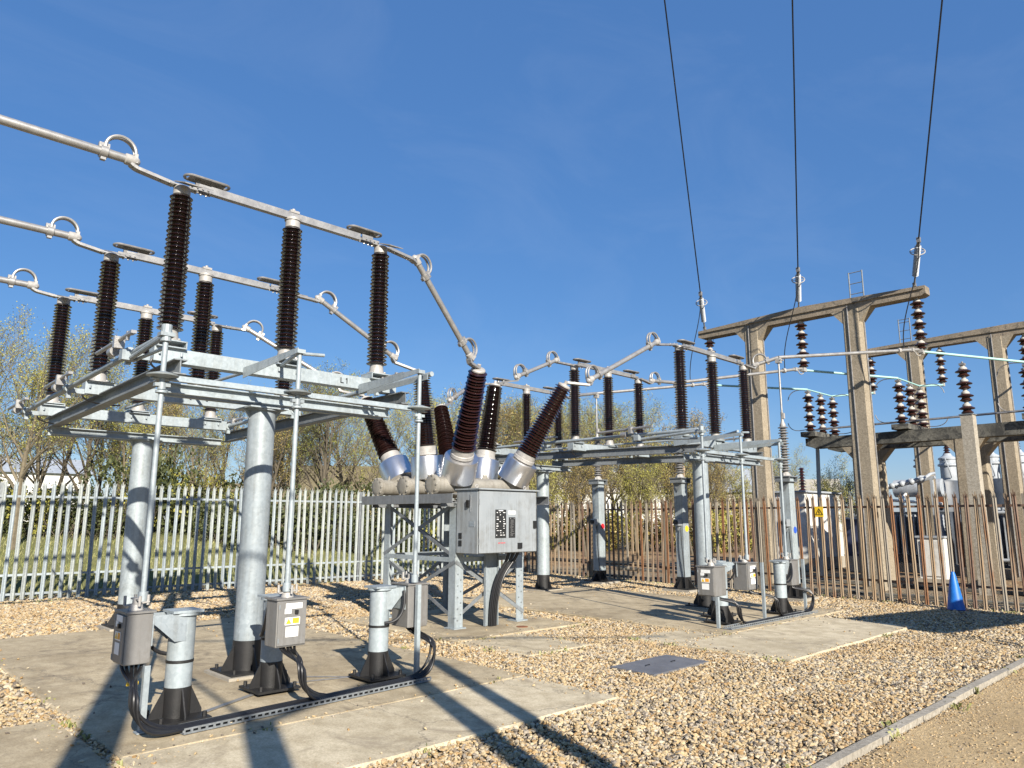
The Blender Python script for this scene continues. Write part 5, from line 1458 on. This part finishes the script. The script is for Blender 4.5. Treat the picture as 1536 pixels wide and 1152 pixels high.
# disc posts on slim concrete posts
for (x, y, zl, n, nm, lab) in ((19.9, 5.0, 5.05 - 0.9, 4, "pale slim concrete post right of the nearer gantry", "tall brown disc post on the pale slim concrete post"),
                          (20.8, 10.95, 4.05, 4, "slim post hidden behind the left pillar of the nearer gantry", "brown disc post half hidden behind the left gantry pillar")):
    t = thing("concrete_post", nm, "post", (x, y, 0))
    part("shaft", MB().box((x, y, zl / 2), (0.30, 0.26, zl)), M['kerb'], t, flat=True)
    part("head_plate", MB().box((x, y, zl + 0.012), (0.34, 0.30, 0.02)), M['galv_dull'], t, flat=True)
    disc_stack("disc_post", lab, x, y, zl + 0.02, n, 0.30, "disc posts on slim concrete posts", False, 1.05)
# slim lamp-like steel pole left of the platform
single("steel_pole", MB().tube((21.6, 9.55, 0), (21.6, 9.42, 3.75), 0.06, 0.055, 12).box((21.6, 9.42, 3.78), (0.14, 0.14, 0.04)), M['galv'], "slim dull steel pole under the left end of the mossy platform", "pole")

# ------------------------------------------------------------------ equipment in the compound behind the rusty fence
def switch_tank(x, y, label, s=1.0):
    t = thing("oil_switch", label, "switchgear tank", (x, y, 0), "pale capped tanks behind the gantries")
    part("tank_body", MB().lathe([(0.6 * s, 1.0), (0.72 * s, 1.1), (0.75 * s, 1.3), (0.75 * s, 3.0), (0.70 * s, 3.1), (0.3, 3.12)], (x, y, 0), n=24), M['tank_dark'], t)
    part("stand", MB().bar((x - 0.5, y - 0.5, 0), (x - 0.5, y - 0.5, 1.2), 0.12, 0.12).bar((x + 0.5, y - 0.5, 0), (x + 0.5, y - 0.5, 1.2), 0.12, 0.12).bar((x - 0.5, y + 0.5, 0), (x - 0.5, y + 0.5, 1.2), 0.12, 0.12).bar((x + 0.5, y + 0.5, 0), (x + 0.5, y + 0.5, 1.2), 0.12, 0.12).box((x, y, 1.0), (1.4, 1.4, 0.14)), M['rust_plain'], t, flat=True)
    for o in (-0.42, 0.42):
        tu = part("turret", MB().lathe([(0.26, 3.05), (0.27, 3.10), (0.27, 3.62), (0.34, 3.64), (0.34, 3.70), (0.27, 3.74), (0.27, 3.86), (0.31, 3.88), (0.31, 3.93), (0.16, 4.02), (0.12, 4.10)], (x, y + o * s, 0), n=22), M['tank_pale'], t)
        part("bushing", MB().lathe(shed_profile(4.08, 5.0, 0.07, 0.05, 0.12, 0.10, 10), (x, y + o * s, 0), n=14), M['disc_brown'], tu)
        part("lifting_lug", MB().box((x - 0.30, y + o * s, 3.72), (0.10, 0.05, 0.12)).path(bez((x - 0.27, y + o * s - 0.15, 3.2), (x - 0.5, y + o * s - 0.2, 3.4), (x - 0.5, y + o * s - 0.1, 3.7), (x - 0.3, y + o * s, 3.9)), 0.02, 6), M['tank_pale'], tu)
    part("inspection_door", MB().box((x - 0.74 * s, y - 0.25, 2.45), (0.06, 0.32, 0.7)), M['rust_plain'], t, flat=True)
    return t
switch_tank(30.5, 8.9, "dark tank with pale capped turrets, leftmost of three behind the gantries")
switch_tank(30.5, 6.7, "dark tank with pale capped turrets, middle one of three behind the gantries")
switch_tank(30.5, 4.3, "dark tank with pale capped turrets, rightmost of three near the picture edge")
# white kiosk
wk = thing("kiosk", "white painted ribbed steel kiosk behind the rusty fence right of the blue-marked pillar", "kiosk", (26.1, 12.0, 0))
part("body", MB().box((26.1, 12.0, 1.5), (3.0, 1.4, 2.2)), M['white_paint'], wk, flat=True)
part("plinth", MB().box((26.1, 12.0, 0.2), (3.1, 1.5, 0.4)), M['stone'], wk, flat=True)
part("roof", MB().box((26.1, 12.0, 2.63), (3.2, 1.6, 0.06)), M['tank_pale'], wk, flat=True)
for i in range(6):
    part("rib", MB().box((24.75 + i * 0.54, 11.285, 1.5), (0.06, 0.03, 2.1)), M['white_paint'], wk, flat=True)
part("bushing", MB().lathe(shed_profile(2.66, 3.5, 0.06, 0.05, 0.14, 0.10, 8), (25.6, 11.8, 0), n=14), M['porcelain_red'], wk)
nv = thing("control_cubicle", "small navy blue control cubicle beside the white kiosk", "cubicle", (25.7, 9.95, 0))
part("body", MB().box((25.7, 9.95, 1.1), (0.7, 0.75, 1.2)), M['navy'], nv, flat=True)
part("door", MB().box((25.34, 9.95, 1.1), (0.03, 0.65, 1.05)), M['navy'], nv, flat=True)
part("roof", MB().box((25.7, 9.95, 1.73), (0.8, 0.85, 0.06)), M['tank_pale'], nv, flat=True)
part("plinth", MB().box((25.7, 9.95, 0.25), (0.75, 0.8, 0.5)), M['stone'], nv, flat=True)
# big transformer body, low and dark behind
tr = thing("transformer", "dark transformer with cooling fins and pale pipework low behind the nearer gantry", "transformer", (27.5, 8.0, 0))
part("tank", MB().box((28.0, 8.6, 1.1), (1.6, 1.8, 1.7)), M['tank_dark'], tr, flat=True)
for i in range(12):
    part("cooling_fin", MB().box((27.05, 7.85 + i * 0.14, 1.2), (0.28, 0.03, 1.3)), M['tank_pale'], tr, flat=True)
part("conservator", MB().tube((27.6, 7.9, 2.75), (27.6, 9.4, 2.75), 0.30, 0.30, 20), M['tank_pale'], tr)
part("pipework", MB().path([(27.6, 8.2, 2.4), (27.5, 8.1, 2.1), (27.4, 8.1, 1.9)], 0.06, 8).path([(27.0, 7.8, 2.2), (27.0, 9.5, 2.35)], 0.05, 8).path([(27.0, 9.0, 1.9), (27.0, 9.0, 2.4), (27.5, 9.0, 2.6)], 0.05, 8), M['white_paint'], tr)
part("plinth", MB().box((28.0, 8.6, 0.12), (2.2, 2.6, 0.28)), M['stone'], tr, flat=True)
for (x, y, w, h, mk, lab) in ((22.8, 6.9, 0.55, 1.1, 'white_paint', "small white box low behind the right gantry pillar"), (28.2, 5.9, 1.6, 1.9, 'tank_dark', "dark steel cubicle low behind the rusty fence under the tanks"), (27.5, 2.9, 1.6, 2.0, 'tank_dark', "dark steel cubicle behind the fence at the right picture edge"), (20.3, 3.75, 0.35, 0.9, 'polymer_pale', "small pale kiosk post behind the fence to the right of the cone")):
    t = thing("cubicle", lab, "cubicle", (x, y, 0))
    part("body", MB().box((x, y, h / 2 + 0.1), (w, w * 1.2, h)), M[mk], t, flat=True)
    part("lid", MB().box((x, y, h + 0.125), (w + 0.08, w * 1.2 + 0.08, 0.05)), M['tank_pale'], t, flat=True)
    part("door", MB().box((x - w / 2 - 0.012, y, h / 2 + 0.1), (0.024, w * 0.9, h * 0.85)), M[mk], t, flat=True)
    part("footing", MB().box((x, y, 0.05), (w + 0.15, w * 1.2 + 0.15, 0.12)), M['stone'], t, flat=True)
def finned(x, y, w, h, nf, mk, lab):
    t = thing("radiator_bank", lab, "radiator", (x, y, 0), "finned radiators behind the rusty fence")
    part("footing", MB().box((x, y, 0.12), (0.9, w + 0.2, 0.28)), M['stone'], t, flat=True)
    fin = MB().box((0, 0, h / 2 + 0.35), (0.55, 0.035, h)).mesh("fin", M[mk], flat=True)
    for i in range(nf):
        part_mesh("fin", fin, t, (0, -w / 2 + w * (i + 0.5) / nf, 0))
    for z in (0.5, h + 0.2):
        part("header_pipe", MB().tube((x - 0.31, y - w / 2, z), (x - 0.31, y + w / 2, z), 0.055, 0.055, 12), M['tank_pale'], t)
    part("frame", MB().bar((x - 0.36, y - w / 2 - 0.05, 0.2), (x - 0.36, y - w / 2 - 0.05, h + 0.5), 0.07, 0.07).bar((x - 0.36, y + w / 2 + 0.05, 0.2), (x - 0.36, y + w / 2 + 0.05, h + 0.5), 0.07, 0.07), M['rust_plain'], t, flat=True)
    for k in (-0.3, 0.3):
        part("bushing", MB().lathe([(0.10, h + 0.36), (0.10, h + 0.5)] + shed_profile(h + 0.5, h + 1.25, 0.06, 0.045, 0.12, 0.09, 7), (x + 0.1, y + k * w, 0), n=14), M['disc_brown'], t)
    return t
finned(26.4, 6.3, 1.5, 1.7, 10, 'tank_pale', "pale finned radiator bank between the two gantry pillars, left of the others")
finned(27.3, 4.2, 1.8, 1.6, 11, 'tank_dark', "dark finned radiator bank behind the fence above the blue cone")
finned(26.2, 2.1, 1.6, 1.9, 10, 'tank_pale', "pale finned radiator bank behind the fence at the right picture edge")
mb = MB()
for i in range(7):
    yy = 9.1 - i * 0.28
    mb.path([(24.0, yy, 2.55 + 0.05 * i), (24.5, yy - 0.1, 2.62 + 0.07 * i), (25.2, yy, 2.5 + 0.1 * i)], 0.045, 8).sphere((24.0, yy, 2.55 + 0.05 * i), 0.09, 10, 6)
mb.bar((24.5, 9.3, 2.5), (24.5, 7.2, 2.95), 0.09, 0.09).bar((24.5, 9.2, 0), (24.5, 9.2, 2.5), 0.08, 0.08).bar((24.5, 7.3, 0), (24.5, 7.3, 2.9), 0.08, 0.08)
single("pipe_manifold", mb, M['tank_pale'], "pale sloping pipe manifold on two legs seen just right of the nearer gantry pillar", "pipework")
# low dwarf wall and duct covers in the compound
for (x, y0, y1, h, lab) in ((18.0, 0.5, 16.0, 0.06, "low dark concrete trough running just behind the rusty fence"), (20.6, 0.0, 17.0, 0.07, "second low concrete trough farther behind the rusty fence")):
    t = thing("cable_trough", lab, "cable trough", (x, (y0 + y1) / 2, 0))
    me = MB().box((0, 0, h / 2), (0.22, 0.93, h)).mesh("trough_cover", M['mossy'], flat=True)
    n = int((y1 - y0) / 0.95)
    for i in range(n):
        o = part_mesh("trough_cover", me, t, (random.uniform(-0.015, 0.015), y0 - (y0 + y1) / 2 + 0.5 + i * 0.95, random.uniform(-0.03, 0.01)))
        o.rotation_euler = (0, 0, random.uniform(-0.02, 0.02))

# ================================================================== trees, shrubs, buildings behind
def grow(seed, H, spread=0.5, stems=1, levels=4, kids=(6, 6, 5, 5), droop=0.0):
    """returns branch mesh builder and leaf mesh builder for one bare, budding tree of height ~H"""
    R_ = random.Random(seed)
    mb, lf = MB(), MB()
    def rv(): return Vector((R_.uniform(-1, 1), R_.uniform(-1, 1), R_.uniform(-1, 1)))
    def leafs(p, n, s):
        for _ in range(n):
            c = p + rv() * 0.16
            a = rv().normalized(); b = a.cross(rv()).normalized()
            k = s * R_.uniform(0.6, 1.3)
            lf._add([c - a * k, c + b * k * 0.6, c + a * k, c - b * k * 0.6], [(0, 1, 2, 3)])
    def branch(p, d, L, r, lev):
        nseg = 5 if lev == 0 else 4 if lev == 1 else 3 if lev == 2 else 2
        pts, rs = [p], [r]
        for i in range(nseg):
            d = (d + rv() * (0.10 if lev == 0 else 0.22) + Z * (0.06 - droop * (lev >= 2))).normalized()
            p = p + d * (L / nseg)
            pts.append(p); rs.append(r * (1 - 0.80 * (i + 1) / nseg))
        mb.path(pts, rs, 7 if lev == 0 else 5 if lev == 1 else 3, cap=False)
        if lev >= levels:
            leafs(pts[-1], 3, 0.035)
            return
        n = kids[lev]
        for k in range(n):
            t = (0.25 + 0.75 * (k + R_.random() * 0.8) / n) if lev else (0.28 + 0.70 * (k + R_.random() * 0.6) / n)
            t = min(t, 0.98)
            i = min(nseg - 1, int(t * nseg)); f = t * nseg - i
            q = pts[i].lerp(pts[i + 1], f); rr = (rs[i] * (1 - f) + rs[i + 1] * f)
            ax = (pts[i + 1] - pts[i]).normalized()
            sd = ax.cross(rv()).normalized()
            ang = R_.uniform(0.35, 0.75) + spread * 0.25
            nd = (ax * math.cos(ang) + sd * math.sin(ang) + Z * 0.25).normalized()
            branch(q, nd, L * R_.uniform(0.42, 0.62) * (1.0 - 0.25 * t), max(0.0058, rr * 0.62), lev + 1)
    for s_ in range(stems):
        a = 2 * math.pi * s_ / max(1, stems) + R_.random()
        d0 = Vector((math.cos(a) * 0.22, math.sin(a) * 0.22, 1)).normalized() if stems > 1 else Vector((R_.uniform(-.06, .06), R_.uniform(-.06, .06), 1)).normalized()
        branch(Vector((0, 0, -0.3)) + Vector((math.cos(a), math.sin(a), 0)) * (0.12 if stems > 1 else 0), d0, H * R_.uniform(0.66, 0.8), 0.019 * H * (0.8 if stems > 1 else 1.0), 0)
    return mb, lf
TREE_KINDS = []
for i, (H, st, kids, bk, lk) in enumerate(((9.0, 1, (13, 8, 5, 4), 'bark_pale', 'leaf'), (8.0, 2, (10, 7, 5, 4), 'bark', 'leaf_brown'), (8.5, 1, (13, 8, 5, 4), 'bark', 'leaf_green'), (6.5, 3, (8, 7, 5, 4), 'bark_pale', 'leaf'), (9.5, 2, (10, 7, 5, 4), 'bark_pale', 'leaf'))):
    b, l = grow(20 + i, H, stems=st, kids=kids)
    zs = sorted(p[2] for p in b.v)
    TREE_KINDS.append((b.mesh("trunk", M[bk]), l.mesh("crown", M[lk], flat=True), zs[int(len(zs) * 0.995)]))
def tree(x, y, h, kind, label, group, rz):
    bm_, lm_, H = TREE_KINDS[kind]
    t = thing("bare_tree", label, "tree", (x, y, ground_z(x, y) if y > 18.6 else 0.0), group)
    t.rotation_euler = (0, 0, rz); s = h / H; t.scale = (s * 1.0, s * 1.0, s)
    part_mesh("trunk", bm_, t); part_mesh("crown", lm_, t)
    return t
def at_px(px, dist):     # a spot on the ground seen at this picture column, this far away
    a = yaw - math.atan((px - 768) / 1118.0)
    return dist * math.cos(a), dist * math.sin(a)
random.seed(11)
ORD = ("first", "second", "third", "fourth", "fifth", "sixth", "seventh", "eighth", "ninth", "tenth", "eleventh", "twelfth", "thirteenth", "fourteenth", "fifteenth", "sixteenth", "seventeenth")
def h_for(px, d, ytop):      # height of a tree whose top shows at this picture row
    x, y = at_px(px, d)
    dep = d * math.cos(math.atan((px - 768) / 1118.0))
    return (778 - ytop) * dep / 1110.0 + 1.7 - (ground_z(x, y) if y > 18.6 else 0.0)
TL = [ # column, distance, row of the top, kind
    (-40, 27, 478, 0), (22, 25, 488, 0), (60, 30, 505, 3), (112, 27, 512, 2), (150, 31, 540, 4), (185, 28, 590, 3), (232, 30, 575, 1), (285, 29, 585, 4), (335, 31, 580, 2), (385, 29, 590, 1), (430, 31, 585, 3),
    (470, 28, 545, 2), (515, 31, 552, 0), (560, 30, 590, 4), (610, 34, 590, 0), (655, 36, 585, 3), (705, 38, 590, 1)]
TL2 = [(262, 36, 592, 2), (408, 37, 600, 4), (492, 37, 570, 2), (590, 40, 590, 0), (660, 43, 594, 2), (725, 45, 598, 0)]
for i, (px, d, yt, k) in enumerate(TL2):
    x, y = at_px(px, d)
    RL = (x, y, h_for(px, d, yt), k)
    TL2[i] = RL
for i, (px, d, yt, k) in enumerate(TL):
    x, y = at_px(px, d); h = h_for(px, d, yt)
    if i == 1: lab, g = "tallest bare budding tree at the left picture edge behind the grey fence", None
    else: lab, g = "bare budding tree, %s from the left in the tangled row behind the grey fence" % ORD[i], "bare trees behind the grey fence"
    tree(x, y, h, k, lab, g, random.uniform(0, 6.28))
for i, (x, y, h, k) in enumerate(TL2):
    tree(x, y, h, k, "faint bare tree in the rear row, %s from the left behind the grey fence" % ORD[i], "rear row of bare trees behind the grey fence", random.uniform(0, 6.28))
TR = [(745, 40, 598, 2), (790, 42, 596, 1), (828, 40, 600, 4), (868, 43, 604, 0), (905, 41, 600, 2), (945, 44, 598, 4), (985, 43, 615, 1), (1025, 46, 655, 3), (1062, 48, 670, 1), (1100, 50, 680, 3), (1140, 50, 688, 0), (1180, 52, 672, 4), (810, 34, 668, 3), (880, 35, 660, 1), (960, 36, 668, 3), (1040, 38, 690, 1),
      (768, 47, 612, 0), (808, 49, 606, 4), (848, 50, 600, 2), (888, 49, 612, 1), (925, 52, 606, 0), (965, 50, 606, 2), (1005, 54, 640, 4)]
for i, (px, d, yt, k) in enumerate(TR):
    x, y = at_px(px, d); h = h_for(px, d, yt)
    tree(x, y, h, k, "%s, %s from the left beyond the rusty fence" % (("tall bare spring tree", ORD[i]) if i < 12 else ("low young bare tree", ORD[i - 12]) if i < 16 else ("faint bare tree in the rear row", ORD[i - 16])), "bare trees beyond the rusty fence", random.uniform(0, 6.28))
for px, d, h, k, lab in ((1240, 44, 4.0, 3, "low bare bush-like tree between the blue-marked pillar and the white kiosk pole"), (1264, 30, 4.0, 3, "small leafy tree just left of the nearer gantry's right pillar")):
    x, y = at_px(px, d); tree(x, y, h, k, lab, None, 1.0)
# undergrowth: ivy and bramble shrubs along the top of the bank
def shrub_meshes(seed, lk, n=2600):
    R_ = random.Random(seed); b, l = MB(), MB()
    for _ in range(26):
        a = R_.uniform(0, 6.28); p = Vector((R_.uniform(-.5, .5), R_.uniform(-.4, .4), -0.1)); d = Vector((math.cos(a) * .5, math.sin(a) * .5, 1)); L = R_.uniform(0.8, 1.7)
        b.path([p, p + d * L * .5 + Vector((R_.uniform(-.1, .1), R_.uniform(-.1, .1), 0)), p + d * L + Vector((0, 0, -.15 * L))], [0.014, 0.009, 0.004], 4, cap=False)
    lumps = [(Vector((R_.uniform(-1.3, 1.3), R_.uniform(-.7, .7), R_.uniform(0.2, 1.2))), R_.uniform(0.3, 0.6)) for _ in range(12)]
    for _ in range(n):
        c, r = R_.choice(lumps)
        v = Vector((R_.gauss(0, 1), R_.gauss(0, 1), R_.gauss(0, 1))).normalized() * r * R_.uniform(0.6, 1.1)
        p = c + v; p.z = abs(p.z)
        a = Vector((R_.uniform(-1, 1), R_.uniform(-1, 1), R_.uniform(-1, 1))).normalized(); q = a.cross(Vector((R_.random(), R_.random(), R_.random()))).normalized(); k = R_.uniform(0.03, 0.06)
        l._add([p - a * k, p + q * k * .7, p + a * k, p - q * k * .7], [(0, 1, 2, 3)])
    return b.mesh("stems", M['bark']), l.mesh("foliage", M[lk], flat=True)
SHR = [shrub_meshes(1, 'leaf_dark'), shrub_meshes(2, 'leaf_dark'), shrub_meshes(3, 'leaf', 1800), shrub_meshes(4, 'leaf_dark', 1900), shrub_meshes(5, 'leaf_brown', 1500)]
for i in range(26):
    px = -60 + i * 30 + random.uniform(-8, 8); d = random.uniform(26.5, 29.5)
    x, y = at_px(px, d); k = random.choice((0, 1, 0, 1, 2)); s = random.uniform(0.75, 1.15)
    t = thing("undergrowth_shrub", "dark ivy covered undergrowth shrub on the bank behind the grey fence", "shrub", (x, y, ground_z(x, y) - 0.05), "undergrowth on the bank")
    t.scale = (s, s, s * random.uniform(0.9, 1.3)); t.rotation_euler = (0, 0, random.uniform(0, 6.28))
    part_mesh("stems", SHR[k][0], t); part_mesh("foliage", SHR[k][1], t)
for px, d, h, k in ((193, 27, 2.3, 3), (300, 30, 2.0, 2), (345, 31, 1.9, 3), (520, 30, 1.8, 3)):
    x, y = at_px(px, d)
    t = thing("leafy_bush", "yellow green leafy bush %s behind the grey fence" % {193: "left of the rear thick column", 300: "between the two thick columns", 345: "just left of the near thick column", 520: "left of the yellow board"}[px], "bush", (x, y, ground_z(x, y)), "leafy bushes behind the grey fence")
    t.scale = (1.1, 1.1, h / 1.3); part_mesh("stems", SHR[k][0], t); part_mesh("foliage", SHR[k][1], t)
for i in range(14):
    px = 770 + i * 26 + random.uniform(-8, 8); d = random.uniform(40, 47)
    x, y = at_px(px, d); k = random.choice((2, 2, 4, 4)); s = random.uniform(1.0, 1.6)
    t = thing("scrub_bush", "tangled olive scrub bush beyond the rusty fence", "bush", (x, y, ground_z(x, y) - 0.1 if y > 18.6 else 0), "scrub beyond the rusty fence")
    t.scale = (s, s, s * 1.1); t.rotation_euler = (0, 0, random.uniform(0, 6.28))
    part_mesh("stems", SHR[k][0], t); part_mesh("foliage", SHR[k][1], t)
# grass tufts on the bank (one mass)
mb = MB(); R_ = random.Random(5)
for _ in range(16000):
    px = R_.uniform(-60, 780); d = 19.0 + R_.random() ** 1.3 * 8
    x, y = at_px(px, d)
    if y < fence_y(x) + 0.25: continue
    z = ground_z(x, y); a = R_.uniform(0, 6.28); w = 0.012; h = R_.uniform(0.05, 0.16)
    dx, dy = math.cos(a) * w, math.sin(a) * w; lx, ly = R_.uniform(-.06, .06), R_.uniform(-.06, .06)
    mb._add([(x - dx, y - dy, z - .02), (x + dx, y + dy, z - .02), (x + lx, y + ly, z + h)], [(0, 1, 2)])
o = bpy.data.objects.new("grass", mb.mesh("grass", M['grass_blade'], flat=True)); link(o); o['kind'] = 'stuff'; o['label'] = "rough grass growing on the bank behind the grey fence"

# buildings seen through the twigs
def building(px, dist, w, dp, eave, ridge, wall_m, roof_m, label, windows=3, yawoff=0.0):
    x, y = at_px(px, dist); base = ground_z(x, y) if y > 18.6 else 0.0
    t = thing("distant_building", label, "building", (x, y, base - 0.2))
    t.rotation_euler = (0, 0, math.atan2(-x, y) * 1.0 + yawoff)
    def lp(name, mb, m, par=t):
        o = bpy.data.objects.new(name, mb.mesh(name, m, flat=True)); o.parent = par; return link(o)
    lp("wall", MB().box((0, 0, eave / 2), (w, dp, eave)), M[wall_m])
    hw, hd = w / 2 + 0.25, dp / 2 + 0.3
    lp("roof", MB().prism([(-hw, -hd, eave), (-hw, hd, eave), (-hw, 0, ridge)][::-1], (2 * hw, 0, 0)), M[roof_m])
    for i in range(windows):
        xx = -w / 2 + (i + 0.5) * w / windows
        f = lp("window", MB().box((xx, -dp / 2 - 0.03, eave * 0.58), (1.2, 0.06, 1.0)), M['white_paint'])
        lp("pane", MB().box((xx - 0.28, -dp / 2 - 0.065, eave * 0.58), (0.5, 0.02, 0.85)).box((xx + 0.28, -dp / 2 - 0.065, eave * 0.58), (0.5, 0.02, 0.85)), M['glass'], f)
    return t
building(580, 54, 13, 9, 2.2, 5.6, 'cream_paint', 'roof', "building with large mossy brown roof behind the trees left of the breaker", 4)
building(400, 58, 12, 8, 2.2, 4.4, 'cream_paint', 'roof', "low cream building with brown roof half hidden by twigs behind the thick column", 4)
building(10, 62, 9, 7, 3.4, 4.6, 'white_paint', 'tank_pale', "pale white building behind the trees at the left picture edge", 5)
building(860, 78, 22, 9, 4.0, 6.3, 'white_paint', 'cream_paint', "long pale building with light roof behind the trees beyond the rusty fence", 6)
building(1010, 80, 20, 9, 4.0, 6.6, 'cream_paint', 'tank_pale', "pale building behind the twigs above the right end of the rusty fence row", 5)
building(1213, 66, 4.6, 6, 3.9, 5.0, 'white_paint', 'cream_paint', "plain white building between the blue-marked pillar and the nearer gantry", 1)
# yellow advertising panel on a post before the brown-roofed building
x, y = at_px(562, 43)
t = thing("yellow_board", "pale yellow board with dark blue drawing behind the fence left of the breaker", "board", (x, y, ground_z(x, y)))
t.rotation_euler = (0, 0, math.atan2(-x, y))
for nm, mb, mk in (("board", MB().box((0, 0, 1.9), (1.7, 0.08, 3.0)), 'cream_paint'), ("picture", MB().box((0.1, -0.05, 1.5), (1.1, 0.02, 0.8)), 'white_paint')):
    o = bpy.data.objects.new(nm, mb.mesh(nm, M['yellow'] if nm == "board" else M[mk], flat=True)); o.parent = t; link(o)
    if nm == "board": bd = o; M['board_yellow'] = mat("pale_yellow_board", (0.62, 0.52, 0.22), (0.52, 0.43, 0.18), 3.0, 0.7); o.data.materials[0] = M['board_yellow']
mb = MB()
for i in range(5):
    mb.bar((-0.3 + i * 0.2, -0.066, 1.25 + 0.12 * (i % 2)), (-0.2 + i * 0.2, -0.066, 1.7 - 0.1 * (i % 3)), 0.05, 0.01, UY)
o = bpy.data.objects.new("drawing", mb.mesh("drawing", M['navy'], flat=True)); o.parent = t; link(o)

# two slim marker poles by the rusty fence
single("marker_pole", MB().tube((17.35, 11.3, 0), (17.35, 11.3, 3.05), 0.03, 0.025, 8).tube((17.35, 11.3, 3.0), (17.35, 11.3, 3.12), 0.05, 0.03, 8), M['pale_tan'], "slim tan pole with knob rising above the rusty fence left of the yellow-marked pillar", "pole")
single("marker_post", MB().bar((5.95, 18.55, 0), (5.95, 18.55, 2.1), 0.12, 0.10), M['paint_green'], "yellow green painted post behind the grey fence beside the rear thick column", "post")

# ------------------------------------------------------------------ unseen equipment behind the viewer, added to throw the long shadows on the near slab
for (x, y, h, r, lab) in ((-1.25, -1.55, 7.0, 0.20, "tall thick steel mast standing unseen behind the viewer"), (-0.55, -3.0, 5.0, 0.17, "unseen round equipment column behind the viewer, the one nearest the tall mast"),
                          (1.57, -2.05, 5.0, 0.13, "unseen slim equipment column behind the viewer, left one of two close together"), (2.15, -1.85, 5.0, 0.11, "unseen slim equipment column behind the viewer, right one of two close together")):
    t = thing("equipment_column", lab, "column", (x, y, 0))
    part("shaft", MB().tube((x, y, 0), (x, y, h), r, r * 0.85, 18), M['galv'], t)
    part("base_plate", MB().box((x, y, 0.03), (r * 3.4, r * 3.4, 0.04)), M['bitumen'], t, flat=True)
for a, b, r, lab in (((1.57, -2.05, 4.98), (-0.55, -3.0, 4.98), 0.045, "unseen tube between two equipment columns, added to cast a crossing shadow"), ((-0.55, -3.0, 4.9), (-1.25, -1.55, 6.8), 0.03, "unseen short steep tube at the tall mast, added to cast a crossing shadow"), ((-1.25, -1.55, 6.9), (5.0, -4.5, 6.0), 0.025, "unseen long thin conductor from the tall mast, added to cast a crossing shadow")):
    single("busbar_tube", MB().tube(a, b, r, r, 10), M['alum'], lab, "busbar")  # out-of-view tubes added only for their crossing shadows on the slab
t = thing("shadow_canopy", "unseen flat roofed canopy on four posts to the right of the viewer", "shadow_canopy", (12.4, -0.9, 0))  # invented roof out of view, casts the dark patch on the gravel
part("roof", MB().box((12.4, -0.9, 2.84), (3.4, 1.5, 0.2)), M['galv_dull'], t, flat=True)
for dx in (-1.6, 1.6):
    for dy in (-0.7, 0.7):
        part("post", MB().bar((12.4 + dx, -0.9 + dy, 0), (12.4 + dx, -0.9 + dy, 2.74), 0.05, 0.05), M['galv_dull'], t, flat=True)
t.rotation_euler = (0, 0, math.radians(-14))
